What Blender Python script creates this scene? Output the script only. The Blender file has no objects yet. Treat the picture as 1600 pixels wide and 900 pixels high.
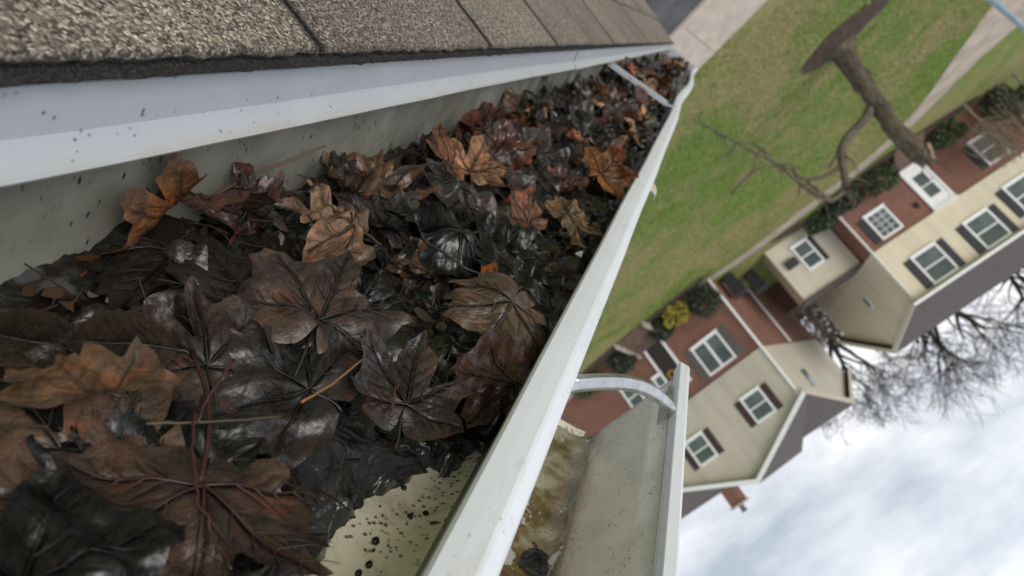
import bpy, math, random
import numpy as np
from mathutils import Matrix, Vector, noise
R_ = math.radians
random.seed(7); np.random.seed(7)
sc = bpy.context.scene
C = sc.collection

# ------------------------------------------------------------------ camera
FPX, CX, CY = 1155.6, 800.0, 450.0          # pixels of the 1600x900 photograph
CAMH = 7.3
_t = R_(21.0)
_n2 = math.hypot(.555, .83)
UP = np.array([.555/_n2*math.cos(_t), -.83/_n2*math.cos(_t), math.sin(_t)])
XW = np.array([-.83/_n2, -.555/_n2, 0.0])
YW = np.cross(UP, XW)
RW = np.array([XW, YW, UP])                  # camera axes -> world axes
CAM = np.array([0.0, 0.0, CAMH])
cam_d = bpy.data.cameras.new('camera'); cam = bpy.data.objects.new('camera', cam_d); C.objects.link(cam)
cam_d.sensor_width = 36.0; cam_d.lens = 26.0
cam_d.clip_start = 0.01; cam_d.clip_end = 2000
cam_d.dof.use_dof = True; cam_d.dof.focus_distance = 0.335; cam_d.dof.aperture_fstop = 15.0
cam.matrix_world = Matrix.Translation(CAM) @ Matrix(RW.tolist()).to_4x4()
sc.camera = cam

# ------------------------------------------------------------------ sky and sun
def cam2w(v): return RW @ np.array(v, float)
SUN = cam2w((.50, .18, .85)); SUN /= np.linalg.norm(SUN)          # towards the sun
elev = math.asin(SUN[2]); az = math.atan2(SUN[0], SUN[1])
w = bpy.data.worlds.new('World'); sc.world = w; w.use_nodes = True
nt = w.node_tree; nt.nodes.clear()
def N(t, ty, **kw):
    n = t.nodes.new(ty)
    for k, v in kw.items():
        if k in n.inputs.keys() if isinstance(k, str) else False: n.inputs[k].default_value = v
        else: setattr(n, k, v)
    return n
out = N(nt, 'ShaderNodeOutputWorld'); bg = N(nt, 'ShaderNodeBackground')
sky = N(nt, 'ShaderNodeTexSky'); sky.sky_type = 'NISHITA'; sky.sun_disc = False
sky.sun_elevation = elev; sky.sun_rotation = az; sky.air_density = 1.2; sky.dust_density = 3.0
mul = N(nt, 'ShaderNodeVectorMath', operation='SCALE'); mul.inputs['Scale'].default_value = 0.11
tc = N(nt, 'ShaderNodeTexCoord')
mp = N(nt, 'ShaderNodeMapping'); mp.inputs['Scale'].default_value = (1.0, 1.0, 1.7); mp.inputs['Location'].default_value = (3.3, 1.2, .4)
n1 = N(nt, 'ShaderNodeTexNoise'); n1.inputs['Scale'].default_value = 4.2; n1.inputs['Detail'].default_value = 7; n1.inputs['Roughness'].default_value = .58; n1.inputs['Distortion'].default_value = .35
r1 = N(nt, 'ShaderNodeValToRGB')
r1.color_ramp.elements[0].position = .32; r1.color_ramp.elements[0].color = (.44, .50, .60, 1)
r1.color_ramp.elements[1].position = .62; r1.color_ramp.elements[1].color = (1.0, 1.0, 1.02, 1)
e = r1.color_ramp.elements.new(.48); e.color = (.72, .76, .83, 1)
mx = N(nt, 'ShaderNodeMix', data_type='RGBA'); mx.inputs[0].default_value = .90
L = nt.links.new
L(tc.outputs['Generated'], mp.inputs['Vector']); L(mp.outputs[0], n1.inputs['Vector']); L(n1.outputs['Fac'], r1.inputs[0])
L(sky.outputs[0], mul.inputs[0]); L(mul.outputs[0], mx.inputs[6]); L(r1.outputs[0], mx.inputs[7])
L(mx.outputs[2], bg.inputs['Color']); bg.inputs['Strength'].default_value = 1.0; L(bg.outputs[0], out.inputs['Surface'])
sd = bpy.data.lights.new('sun', 'SUN'); sd.energy = 1.5; sd.angle = R_(40); sd.color = (1, .96, .90)
so = bpy.data.objects.new('sun', sd); C.objects.link(so)
so.rotation_euler = Vector(SUN).to_track_quat('Z', 'Y').to_euler()
vs = sc.view_settings; vs.view_transform = 'Standard'; vs.look = 'None'; vs.exposure = 0.25; vs.gamma = 1.0; vs.use_curve_mapping = False

# ------------------------------------------------------------------ pixel -> place
def pray(x, y): return RW @ np.array([x-CX, CY-y, -FPX])
def gnd(x, y, z=0.0):
    r = pray(x, y); return CAM + r*((z-CAMH)/r[2])
def onY(x, y, Y):
    r = pray(x, y); return CAM + r*(Y/r[1])
def onX(x, y, X):
    r = pray(x, y); return CAM + r*(X/r[0])
# gutter frame: x = out from the roof, y = along the gutter, z = out of its mouth; origin at the eye point
gdir = np.array([1107-CX, CY-65, -FPX]); gdir /= np.linalg.norm(gdir)
_a = R_(-28); _v = np.array([math.cos(_a), math.sin(_a), 0]); ldir = _v-gdir*(_v@gdir); ldir /= np.linalg.norm(ldir)
ndir = np.cross(ldir, gdir)
B3 = np.array([RW@ldir, RW@gdir, RW@ndir]).T
GM = Matrix.Translation(CAM) @ Matrix(B3.tolist()).to_4x4()
def gz(x, y, z):
    """photo pixel -> gutter coordinates on the level z of the gutter frame"""
    r = np.array([x-CX, CY-y, -FPX]); s = z/(ndir@r)
    return Vector((ldir@r*s, gdir@r*s, z))

# ------------------------------------------------------------------ mesh helpers
class MB:
    def __init__(s): s.v = []; s.f = []
    def add(s, vs, fs):
        o = len(s.v); s.v += [tuple(p) for p in vs]; s.f += [tuple(i+o for i in f) for f in fs]
    def box(s, a, b):
        (x0, y0, z0), (x1, y1, z1) = a, b
        s.add([(x0,y0,z0),(x1,y0,z0),(x1,y1,z0),(x0,y1,z0),(x0,y0,z1),(x1,y0,z1),(x1,y1,z1),(x0,y1,z1)],
              [(3,2,1,0),(4,5,6,7),(0,1,5,4),(1,2,6,5),(2,3,7,6),(3,0,4,7)])
    def prism(s, poly, d):                    # poly: list of 3d points, extruded by vector d
        n = len(poly); p = [Vector(q) for q in poly]; d = Vector(d)
        s.add(p+[q+d for q in p], [tuple(range(n))[::-1], tuple(range(n, 2*n))]+[(i, (i+1) % n, n+(i+1) % n, n+i) for i in range(n)])
    def tube(s, pts, rads, sides=6, cap=True):
        pts = [Vector(p) for p in pts]; o = len(s.v); n = len(pts); ref = None
        for i, p in enumerate(pts):
            d = (pts[min(i+1, n-1)]-pts[max(i-1, 0)])
            d = d.normalized() if d.length > 1e-9 else Vector((0, 0, 1))
            if ref is None: ref = d.orthogonal().normalized()
            ref = (ref-d*ref.dot(d)); ref = ref.normalized() if ref.length > 1e-6 else d.orthogonal().normalized()
            q = d.cross(ref); r = rads[i] if hasattr(rads, '__len__') else rads
            for k in range(sides):
                a = 2*math.pi*k/sides; s.v.append(tuple(p+(ref*math.cos(a)+q*math.sin(a))*r))
        for i in range(n-1):
            for k in range(sides):
                s.f.append((o+i*sides+k, o+i*sides+(k+1) % sides, o+(i+1)*sides+(k+1) % sides, o+(i+1)*sides+k))
        if cap:
            s.f.append(tuple(o+k for k in range(sides))[::-1]); s.f.append(tuple(o+(n-1)*sides+k for k in range(sides)))
    def lathe(s, prof, c=(0,0,0), sides=16):
        o = len(s.v)
        for r, z in prof:
            for k in range(sides):
                a = 2*math.pi*k/sides; s.v.append((c[0]+r*math.cos(a), c[1]+r*math.sin(a), c[2]+z))
        for i in range(len(prof)-1):
            for k in range(sides):
                s.f.append((o+i*sides+k, o+i*sides+(k+1) % sides, o+(i+1)*sides+(k+1) % sides, o+(i+1)*sides+k))
    def mesh(s, name, m=None, smooth=False):
        me = bpy.data.meshes.new(name); me.from_pydata(s.v, [], s.f); me.update()
        if m: me.materials.append(m)
        if smooth: me.polygons.foreach_set('use_smooth', [True]*len(me.polygons))
        return me
    def build(s, name, m, parent=None, smooth=False, loc=None):
        return link(name, s.mesh(name, m, smooth), parent, loc)
def link(name, me, parent=None, loc=None):
    o = bpy.data.objects.new(name, me); C.objects.link(o)
    if parent is not None: o.parent = parent
    if loc is not None: o.location = loc
    return o
def tag(o, label=None, cat=None, group=None, kind=None):
    if label: o['label'] = label
    if cat: o['category'] = cat
    if group: o['group'] = group
    if kind: o['kind'] = kind
    return o
def empty(name, loc=(0,0,0), rz=0.0, mw=None):
    o = bpy.data.objects.new(name, None); C.objects.link(o); o.empty_display_size = .1
    if mw is not None: o.matrix_world = mw
    else: o.location = loc; o.rotation_euler = (0, 0, rz)
    return o
def copy_tree(o, parent=None):
    c = o.copy(); C.objects.link(c)
    if parent is not None: c.parent = parent
    for ch in list(o.children): copy_tree(ch, c)
    return c

# ------------------------------------------------------------------ materials
class Mat:
    def __init__(s, name, rough=.6, spec=.5, metal=0.0, base=(.5,.5,.5)):
        s.m = bpy.data.materials.new(name); s.m.use_nodes = True; s.t = s.m.node_tree
        s.b = s.t.nodes['Principled BSDF']; s.b.inputs['Roughness'].default_value = rough
        s.b.inputs['Specular IOR Level'].default_value = spec; s.b.inputs['Metallic'].default_value = metal
        s.b.inputs['Base Color'].default_value = (*base, 1)
        s.tc = s.t.nodes.new('ShaderNodeTexCoord'); s.co = s.tc.outputs['Object']
    def new(s, ty): return s.t.nodes.new(ty)
    def l(s, a, b): s.t.links.new(a, b)
    def mapped(s, scale=(1,1,1), loc=(0,0,0), rot=(0,0,0)):
        m = s.new('ShaderNodeMapping'); m.inputs['Scale'].default_value = scale; m.inputs['Location'].default_value = loc; m.inputs['Rotation'].default_value = rot
        s.l(s.co, m.inputs['Vector']); return m.outputs[0]
    def noise(s, scale, detail=4, rough=.55, vec=None, dist=0.0):
        n = s.new('ShaderNodeTexNoise'); n.inputs['Scale'].default_value = scale; n.inputs['Detail'].default_value = detail
        n.inputs['Roughness'].default_value = rough; n.inputs['Distortion'].default_value = dist
        s.l(vec if vec is not None else s.co, n.inputs['Vector']); return n.outputs['Fac']
    def vor(s, scale, vec=None, out='Distance', feat='F1'):
        n = s.new('ShaderNodeTexVoronoi'); n.inputs['Scale'].default_value = scale; n.feature = feat
        s.l(vec if vec is not None else s.co, n.inputs['Vector']); return n.outputs[out]
    def ramp(s, fac, stops):
        r = s.new('ShaderNodeValToRGB'); cr = r.color_ramp
        cr.elements[0].position = stops[0][0]; cr.elements[0].color = col(stops[0][1])
        cr.elements[1].position = stops[-1][0]; cr.elements[1].color = col(stops[-1][1])
        for p, c in stops[1:-1]: cr.elements.new(p).color = col(c)
        s.l(fac, r.inputs[0]); return r.outputs[0]
    def mix(s, fac, a, b, mode='MIX'):
        m = s.new('ShaderNodeMix'); m.data_type = 'RGBA'; m.blend_type = mode
        for i, x in ((0, fac), (6, a), (7, b)):
            if hasattr(x, 'links'): s.l(x, m.inputs[i])
            else: m.inputs[i].default_value = x if i == 0 else col(x)
        return m.outputs[2]
    def math(s, op, a, b=0.0):
        m = s.new('ShaderNodeMath'); m.operation = op
        for i, x in ((0, a), (1, b)):
            if hasattr(x, 'links'): s.l(x, m.inputs[i])
            else: m.inputs[i].default_value = x
        return m.outputs[0]
    def attr(s, name, out='Fac'):
        a = s.new('ShaderNodeAttribute'); a.attribute_name = name; return a.outputs[out]
    def color(s, x): s.l(x, s.b.inputs['Base Color'])
    def rough(s, x): s.l(x, s.b.inputs['Roughness'])
    def bump(s, h, strength=.5, dist=.01):
        b = s.new('ShaderNodeBump'); b.inputs['Strength'].default_value = strength; b.inputs['Distance'].default_value = dist
        s.l(h, b.inputs['Height']); s.l(b.outputs[0], s.b.inputs['Normal']); s.l(b.outputs[0], s.b.inputs['Coat Normal'])
def col(c): return (c, c, c, 1) if not hasattr(c, '__len__') else (*c[:3], 1)
def simple(name, c, rough=.6, var=.12, scale=8.0, metal=0.0, bump=0.0, bscale=40.0):
    m = Mat(name, rough, metal=metal)
    n = m.noise(scale, 5)
    a = tuple(x*(1-var*1.6) for x in c); b = tuple(min(1, x*(1+var*1.6)) for x in c)
    m.color(m.ramp(n, [(.3, a), (.7, b)]))
    if bump: m.bump(m.noise(bscale, 4), bump, .01)
    return m.m

# ---- shared procedural materials
def mat_brick():
    m = Mat('brick_wall', .85)
    v = m.mapped((1, 1, 1)); sp = m.new('ShaderNodeSeparateXYZ'); m.l(m.co, sp.inputs[0]); cb = m.new('ShaderNodeCombineXYZ')
    m.l(m.math('ADD', sp.outputs[0], sp.outputs[1]), cb.inputs[0]); m.l(sp.outputs[2], cb.inputs[1])
    b = m.new('ShaderNodeTexBrick'); m.l(cb.outputs[0], b.inputs['Vector'])
    b.inputs['Scale'].default_value = 1; b.inputs['Brick Width'].default_value = .215; b.inputs['Row Height'].default_value = .073; b.inputs['Mortar Size'].default_value = .006
    b.inputs['Color1'].default_value = (.205, .080, .050, 1); b.inputs['Color2'].default_value = (.165, .065, .045, 1); b.inputs['Mortar'].default_value = (.27, .20, .17, 1)
    n = m.noise(1.3, 5); m.color(m.mix(.55, b.outputs['Color'], m.ramp(n, [(.3, (.62, .62, .62)), (.7, (1.25, 1.15, 1.1))]), 'MULTIPLY'))
    m.bump(b.outputs['Fac'], .4, -.01); return m.m
def mat_siding(name, c):
    m = Mat(name, .55); sp = m.new('ShaderNodeSeparateXYZ'); m.l(m.co, sp.inputs[0])
    fr = m.math('FRACT', m.math('MULTIPLY', sp.outputs[2], 1/.13))
    n = m.noise(.9, 6); st = m.noise(2.5, 5, vec=m.mapped((1, 1, .12)))
    m.color(m.mix(.5, m.mix(1.0, c, m.ramp(n, [(.3, .86), (.7, 1.05)]), 'MULTIPLY'), m.mix(1.0, c, m.ramp(st, [(.35, .80), (.62, 1.03)]), 'MULTIPLY')))
    m.bump(fr, .9, .02); return m.m
M = {}
M['brick'] = mat_brick()
M['siding_cream'] = mat_siding('cream_siding', (.74, .67, .52))
M['siding_grey'] = mat_siding('grey_siding', (.58, .535, .45))
M['siding_pale'] = mat_siding('pale_siding', (.64, .58, .48))
M['trim'] = simple('white_trim', (.78, .79, .79), .5, .05)
M['roof'] = simple('house_roof_shingle', (.075, .062, .058), .9, .22, 6, bump=.5, bscale=30)
M['shutter_dark'] = simple('dark_shutter', (.022, .024, .030), .55)
M['shutter_grey'] = simple('grey_shutter', (.10, .095, .09), .6)
M['shutter_maroon'] = simple('maroon_shutter', (.055, .026, .028), .55)
M['door_dark'] = simple('dark_door', (.030, .022, .022), .4)
M['concrete'] = simple('concrete', (.43, .375, .31), .9, .10, 3.0, bump=.35, bscale=60)
M['path'] = simple('worn_path', (.37, .31, .255), .9, .16, 1.2, bump=.4, bscale=30)
M['asphalt'] = simple('asphalt', (.075, .073, .078), .85, .25, 1.6, bump=.5, bscale=90)
M['step'] = simple('timber_step', (.135, .088, .066), .85, .2, 4)
M['mulch'] = simple('mulch', (.050, .031, .021), .95, .45, 9, bump=1.0, bscale=28)
def mat_bark():
    m = Mat('tree_bark', .95); a = m.noise(16, 6, .7, m.mapped((1, 1, .14)), .3); b = m.noise(2.2, 5, .6)
    c = m.ramp(a, [(.3, (.030, .022, .016)), (.5, (.105, .082, .060)), (.7, (.21, .175, .135))])
    m.color(m.mix(m.ramp(b, [(.48, 0.0), (.66, .55)]), c, (.16, .16, .105))); m.bump(a, 1.0, .06); return m.m
M['bark'] = mat_bark()
M['twig_far'] = simple('bare_branch', (.030, .024, .021), .9, .25, 6)
M['twig_tan'] = simple('tan_twig', (.22, .17, .12), .9, .25, 6)
M['pole'] = simple('lamp_pole_paint', (.22, .30, .36), .4, .08)
M['bin'] = simple('bin_plastic', (.018, .020, .024), .5)
M['wood'] = simple('brown_fence_board', (.12, .055, .035), .8, .25, 3)
M['car'] = simple('car_paint', (.012, .015, .022), .2, .05)
M['rubber'] = simple('rubber', (.015, .015, .015), .8)
M['stone'] = simple('pale_stone', (.36, .32, .26), .85, .2, 5)
def mat_glass():
    m = Mat('window_glass', .08, 1.0); n = m.noise(1.1, 3)
    m.color(m.ramp(n, [(.3, (.035, .05, .055)), (.7, (.13, .165, .17))])); return m.m
M['glass'] = mat_glass()
def mat_leafy(name, a, b):
    m = Mat(name, .6); oi = m.new('ShaderNodeNewGeometry')
    m.color(m.ramp(oi.outputs['Random Per Island'], [(0, a), (1, b)])); return m.m
M['green_bush'] = mat_leafy('green_foliage', (.020, .040, .014), (.065, .10, .035))
M['dark_bush'] = mat_leafy('dark_foliage', (.012, .022, .012), (.035, .055, .025))
M['yellow_bush'] = mat_leafy('yellow_foliage', (.22, .17, .02), (.42, .36, .05))
def mat_ground():
    m = Mat('lawn_grass', .9)
    a = m.noise(.22, 5, .6, dist=.6); b = m.noise(1.3, 6, .65); c = m.noise(9, 5, .7)
    g1 = m.ramp(c, [(.3, (.085, .130, .018)), (.7, (.185, .275, .046))])
    y1 = m.ramp(c, [(.3, (.20, .165, .060)), (.7, (.37, .315, .145))])
    f = m.ramp(m.math('ADD', m.math('MULTIPLY', a, .72), m.math('MULTIPLY', b, .30)), [(.462, .03), (.575, .8)])
    m.color(m.mix(f, g1, y1)); m.bump(m.noise(26, 6, .7), 1.0, .05); return m.m
M['lawn'] = mat_ground()
def mat_blade():
    m = Mat('grass_blade', .7); oi = m.new('ShaderNodeNewGeometry')
    a = m.noise(.22, 5, .6, dist=.6); b = m.noise(1.3, 6, .65)
    f = m.ramp(m.math('ADD', m.math('MULTIPLY', a, .72), m.math('MULTIPLY', b, .30)), [(.462, .03), (.575, .85)])
    r = oi.outputs['Random Per Island']
    m.color(m.mix(f, m.ramp(r, [(0, (.08, .135, .016)), (1, (.21, .31, .052))]), m.ramp(r, [(0, (.20, .165, .06)), (1, (.41, .345, .17))]))); return m.m
M['blade'] = mat_blade()

# ================================================================== THE SETTING
mb = MB(); S = 900
mb.add([(x_, y_, z_) for y_, z_ in ((-S, 0), (58, 0), (64, -.5), (80, -3.2), (140, -15), (S, -190)) for x_ in (-S, S)], [(2*i, 2*i+1, 2*i+3, 2*i+2) for i in range(5)])   # the land falls away behind the houses
tag(mb.build('ground', M['lawn']), 'green lawn with yellowed patches in front of the brick houses', 'lawn', kind='structure')
def sheet(name, pts, m, z, label, cat, thick=None):
    b = MB()
    if thick: b.prism([(p[0], p[1], z-thick) for p in pts], (0, 0, thick))
    else: b.add([(p[0], p[1], z) for p in pts], [tuple(range(len(pts)))])
    return tag(b.build(name, m), label, cat, kind='structure')
# pavement beside the street (concrete slabs) and the street
j = Vector(gnd(1115, 80)); d = (Vector(gnd(1205, 0))-Vector(gnd(1100, 105))).normalized(); nrm = Vector((-d.y, d.x, 0))
if nrm.y > 0: nrm = -nrm
sw_w = 1.75
pav = empty('pavement', (j.x, j.y, 0)); tag(pav, 'pale concrete pavement slabs between the lawn and the dark street', 'pavement', kind='structure')
b = MB(); p0 = j*1.0; ln = 1.52
b.prism([tuple((d*.006)), tuple(d*(ln-.006)), tuple(d*(ln-.006)+nrm*sw_w), tuple(d*.006+nrm*sw_w)], (0, 0, .05))
slab_me = b.mesh('slab', M['concrete'])
for k in range(-6, 9):
    o = link('slab', slab_me, pav, (d.x*ln*k, d.y*ln*k, random.uniform(-.004, .004)))
a = j+nrm*sw_w
sheet('kerb', [a-d*14, a+d*26, a+d*26+nrm*.16, a-d*14+nrm*.16], M['concrete'], .065, 'narrow concrete kerb edging the dark street', 'kerb', .10)
a = a+nrm*.165
sheet('street', [a-d*40, a+d*60, a+d*60+nrm*9, a-d*40+nrm*9], M['asphalt'], .004, 'dark grey asphalt street beyond the pavement', 'street')
# footpath along the houses
def curve_strip(name, left, right, m, z, label, cat):
    b = MB(); n = len(left)
    b.add([(p[0], p[1], z) for p in left]+[(p[0], p[1], z) for p in right], [(i, i+1, n+i+1, n+i) for i in range(n-1)])
    return tag(b.build(name, m), label, cat, kind='structure')
Lp_ = [(-1.5, 30.2), (-5.0, 31.0), (-8.6, 31.0), (-10.4, 30.6), (-12.6, 29.9), (-14.3, 29.3), (-15.8, 28.3), (-16.6, 26.4), (-16.9, 24.2), (-17.2, 22.2), (-17.8, 19.5), (-18.5, 15)]
Rp_ = [(-1.5, 30.9), (-5.0, 31.7), (-8.7, 31.9), (-10.8, 31.6), (-13.1, 30.9), (-15.0, 30.2), (-16.6, 29.0), (-17.8, 27.4), (-18.9, 26.0), (-20.5, 24.9), (-23.0, 24.0), (-26, 22.5)]
curve_strip('footpath', Lp_[1:], Rp_[1:], M['path'], .006, 'worn pale footpath curving along the front of the houses', 'footpath')
# planting beds
def blob(name, c, rx, ry, m, z, label, cat, rot=0.0, seed=0, n=40, amp=.18, dome=.10):
    b = MB(); vs = [(0, 0, dome)]
    for q in (.55, 1.0):
        for k in range(n):
            a = 2*math.pi*k/n; r = q*(1+amp*noise.noise(Vector((math.cos(a)*1.7+seed, math.sin(a)*1.7, seed))))
            x, y = rx*r*math.cos(a), ry*r*math.sin(a)
            vs.append((x*math.cos(rot)-y*math.sin(rot), x*math.sin(rot)+y*math.cos(rot), dome*.8 if q < 1 else 0))
    fs = [(0, 1+k, 1+(k+1) % n) for k in range(n)]+[(1+k, n+1+k, n+1+(k+1) % n, 1+(k+1) % n) for k in range(n)]
    b.add(vs, fs); o = b.build(name, m, smooth=True, loc=(c[0], c[1], z)); return tag(o, label, cat, kind='structure')
blob('planting_bed', (-17.6, 31.0), 3.6, .75, M['mulch'], .008, 'dark mulched bed under the shrubs of the cream house', 'planting bed', rot=.02, seed=3)
blob('planting_bed', (-12.2, 32.2), 1.7, .5, M['mulch'], .008, 'dark mulched bed in front of the pale wing', 'planting bed', rot=-.2, seed=5)
blob('planting_bed', (-3.2, 32.0), 4.6, .75, M['mulch'], .010, 'dark mulched bed along the grey gabled house', 'planting bed', rot=.42, seed=8)
tb = gnd(1312, 72)
blob('mulch_ring', (tb[0]+.05, tb[1]-.45), 1.35, .72, M['mulch'], .012, 'dark brown mulch ring round the foot of the pruned tree', 'mulch', rot=.35, seed=11, amp=.3)
# grass: short blades on the lawn in view
def grass():
    rng = np.random.default_rng(3); n = 100000
    # wedge of lawn seen between the pavement and the path
    x = rng.uniform(-19, 1, n); y = rng.uniform(12.6, 31, n)
    keep = (y > 13.9+(-.35)*(x+6.3)*-1*.0) & (y < 31.2)
    dd = np.array([d.x, d.y]); nn = np.array([nrm.x, nrm.y]); pj = np.array([j.x, j.y])
    side = (np.stack([x, y], 1)-pj)@nn
    keep &= side < -.04
    lx = np.array([p[0] for p in Lp_])[::-1]; ly = np.array([p[1] for p in Lp_])[::-1]
    keep &= y < np.interp(x, lx, ly)+.03
    keep &= ((x-tb[0]-.05)/1.3)**2+((y-tb[1]+.45)/.75)**2 > 1
    x, y = x[keep], y[keep]; n = len(x)
    a = rng.uniform(0, 2*math.pi, n); h = rng.uniform(.035, .085, n); wd = rng.uniform(.008, .018, n); le = rng.uniform(-.05, .05, (n, 2))
    v = np.zeros((n, 3, 3)); v[:, 0] = np.stack([x-np.cos(a)*wd, y-np.sin(a)*wd, np.zeros(n)], 1); v[:, 1] = np.stack([x+np.cos(a)*wd, y+np.sin(a)*wd, np.zeros(n)], 1)
    v[:, 2] = np.stack([x+le[:, 0], y+le[:, 1], h], 1)
    me = bpy.data.meshes.new('grass'); me.vertices.add(3*n); me.vertices.foreach_set('co', v.ravel())
    me.loops.add(3*n); me.loops.foreach_set('vertex_index', np.arange(3*n, dtype=np.int32)); me.polygons.add(n)
    me.polygons.foreach_set('loop_start', np.arange(0, 3*n, 3, dtype=np.int32)); me.update(calc_edges=True); me.materials.append(M['blade'])
    tag(link('grass', me), 'short winter grass blades covering the lawn', 'grass', kind='stuff')
grass()
def lawn_litter():
    r2 = random.Random(12); b = MB()
    for k in range(420):
        x, y = r2.uniform(-17, -2), r2.uniform(14, 30)
        if ((Vector((x, y, 0))-j).dot(nrm)) > -.2: continue
        s_ = r2.uniform(.03, .06); a = r2.uniform(0, 6.28); c, q_ = math.cos(a)*s_, math.sin(a)*s_; h = r2.uniform(.04, .08)
        b.add([(x-c, y-q_, h), (x+q_*.6, y-c*.6, h+r2.uniform(-.01, .02)), (x+c, y+q_, h), (x-q_*.6, y+c*.6, h+r2.uniform(-.01, .02))], [(0, 1, 2, 3)])
    tag(b.build('fallen_leaves', mat_leafy('lawn_litter', (.10, .055, .03), (.42, .33, .2))), 'tan fallen leaves scattered thinly over the lawn', 'fallen leaves', kind='stuff')
lawn_litter()

# ------------------------------------------------------------------ houses
class House:
    def __init__(s, name, loc, rz, label, cat='house'):
        s.o = empty(name, (loc[0], loc[1], 0), rz); tag(s.o, label, cat); s.loc, s.rz = loc, rz
        c, q = math.cos(rz), math.sin(rz); s.Mi = np.array([[c, q, 0], [-q, c, 0], [0, 0, 1]])
    def at(s, x, y, dep=0.0):                 # photo pixel on the facade plane y = dep
        e = s.Mi@(CAM-np.array([s.loc[0], s.loc[1], 0])); r = s.Mi@pray(x, y); p = e+r*((dep-e[1])/r[1]); return p[0], p[2]
    def box(s, name, a, b, m): q = MB(); q.box(a, b); return q.build(name, m, s.o)
    def window(s, x, z, w, h, panes='double', sh=None, shw=.34, sides=(1, 1), y=0.0, axis='y'):
        fw = .09; f = MB()
        f.box((-w/2, -.07, -h/2), (-w/2+fw, .0, h/2)); f.box((w/2-fw, -.07, -h/2), (w/2, .0, h/2))
        f.box((-w/2+fw, -.07, h/2-fw), (w/2-fw, .0, h/2)); f.box((-w/2+fw, -.07, -h/2), (w/2-fw, .0, -h/2+fw))
        o = f.build('window', M['trim'], s.o)
        if axis == 'y': o.location = (x, y, z)
        else: o.location = (y, x, z); o.rotation_euler = (0, 0, -math.pi/2)
        iw, ih = w-2*fw, h-2*fw
        def pane(a, b, c2, d2):
            q = MB(); q.box((a, -.036, c2), (b, -.012, d2)); q.build('pane', M['glass'], o)
        def bar(a, b, c2, d2):
            q = MB(); q.box((a, -.055, c2), (b, -.008, d2)); q.build('glazing_bar', M['trim'], o)
        if panes == 'double':
            bar(-iw/2, iw/2, -.03, .03); pane(-iw/2, iw/2, -ih/2, -.03); pane(-iw/2, iw/2, .03, ih/2)
        elif panes == 'side':
            bar(-.06, .06, -ih/2, ih/2); pane(-iw/2, -.06, -ih/2, ih/2); pane(.06, iw/2, -ih/2, ih/2)
        elif panes == 'grid':
            nx, nz = 3, 4; t = .022
            for i in range(nx):
                for k in range(nz): pane(-iw/2+iw*i/nx+t/2, -iw/2+iw*(i+1)/nx-t/2, -ih/2+ih*k/nz+t/2, -ih/2+ih*(k+1)/nz-t/2)
            for i in range(1, nx): bar(-iw/2+iw*i/nx-t/2, -iw/2+iw*i/nx+t/2, -ih/2, ih/2)
            for k in range(1, nz): q = MB(); q.box((-iw/2, -.052, -ih/2+ih*k/nz-t/2), (iw/2, -.009, -ih/2+ih*k/nz+t/2)); q.build('glazing_bar', M['trim'], o)
        else: pane(-iw/2, iw/2, -ih/2, ih/2)
        q = MB(); q.box((-w/2-.04, -.10, -h/2-.06), (w/2+.04, -.0, -h/2-.002)); q.build('sill', M['trim'], o)
        if sh:
            for sg, on in ((-1, sides[0]), (1, sides[1])):
                if not on: continue
                q = MB(); cx = sg*(w/2+shw/2+.02); q.box((cx-shw/2, -.035, -h/2), (cx+shw/2, .0, h/2))
                for k in range(12):
                    zz = -h/2+.08+(h-.16)*k/12; q.box((cx-shw/2+.05, -.05, zz), (cx+shw/2-.05, -.034, zz+(h-.16)/12*.55))
                so_ = q.build('shutter', sh, s.o)
                if axis == 'y': so_.location = (x, y, z)
                else: so_.location = (y, x, z); so_.rotation_euler = (0, 0, -math.pi/2)
        return o
def poly_part(name, m, parent, polys, thick):
    q = MB()
    for p, d_ in polys: q.prism(p, d_)
    return q.build(name, m, parent)

# --- the cream house (long eave towards the lawn, gable end towards the gap)
H = House('cream_house', (-13.45, 31.9), 0.0, 'two-storey house, brick below and cream siding above, with dark shutters and white front door')
Wd = 8.9
q = MB(); q.box((-Wd, 0, 0), (0, 9.4, 2.86)); q.build('brick_wall', M['brick'], H.o)
q = MB(); q.prism([(.06, -.08, 2.862), (.06, 9.4, 2.862), (.06, 9.4, 4.55), (.06, 4.62, 6.38), (.06, -.08, 5.52)], (-Wd-.12, 0, 0)); q.build('upper_wall', M['siding_cream'], H.o)
q = MB()
q.prism([(.32, -.42, 5.50), (.32, 4.62, 6.46), (.32, 4.62, 6.60), (.32, -.42, 5.62)], (-Wd-.64, 0, 0))
q.prism([(.32, 4.621, 6.46), (.32, 9.8, 4.42), (.32, 9.8, 4.56), (.32, 4.621, 6.60)], (-Wd-.64, 0, 0))
rf = q.build('roof', M['roof'], H.o)
q = MB(); q.box((-Wd-.3, -.56, 5.49), (.30, -.425, 5.61)); q.build('eave_gutter', M['trim'], rf)
q = MB(); q.prism([(.325, -.42, 5.40), (.325, 4.62, 6.36), (.325, 4.62, 6.60), (.325, -.42, 5.63)], (.04, 0, 0)); q.prism([(.325, 4.62, 6.36), (.325, 9.8, 4.32), (.325, 9.8, 4.56), (.325, 4.62, 6.60)], (.04, 0, 0)); q.build('rake_board', M['siding_pale'], rf)
q = MB(); q.tube([(-.02, -.16, 0.1), (-.02, -.16, 5.2), (-.02, -.5, 5.48)], .045, 6); q.build('downspout', M['trim'], H.o)
q = MB(); q.tube([(-Wd+.05, -.16, 0.1), (-Wd+.05, -.16, 5.2)], .05, 6); q.build('downspout', M['trim'], H.o)
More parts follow.
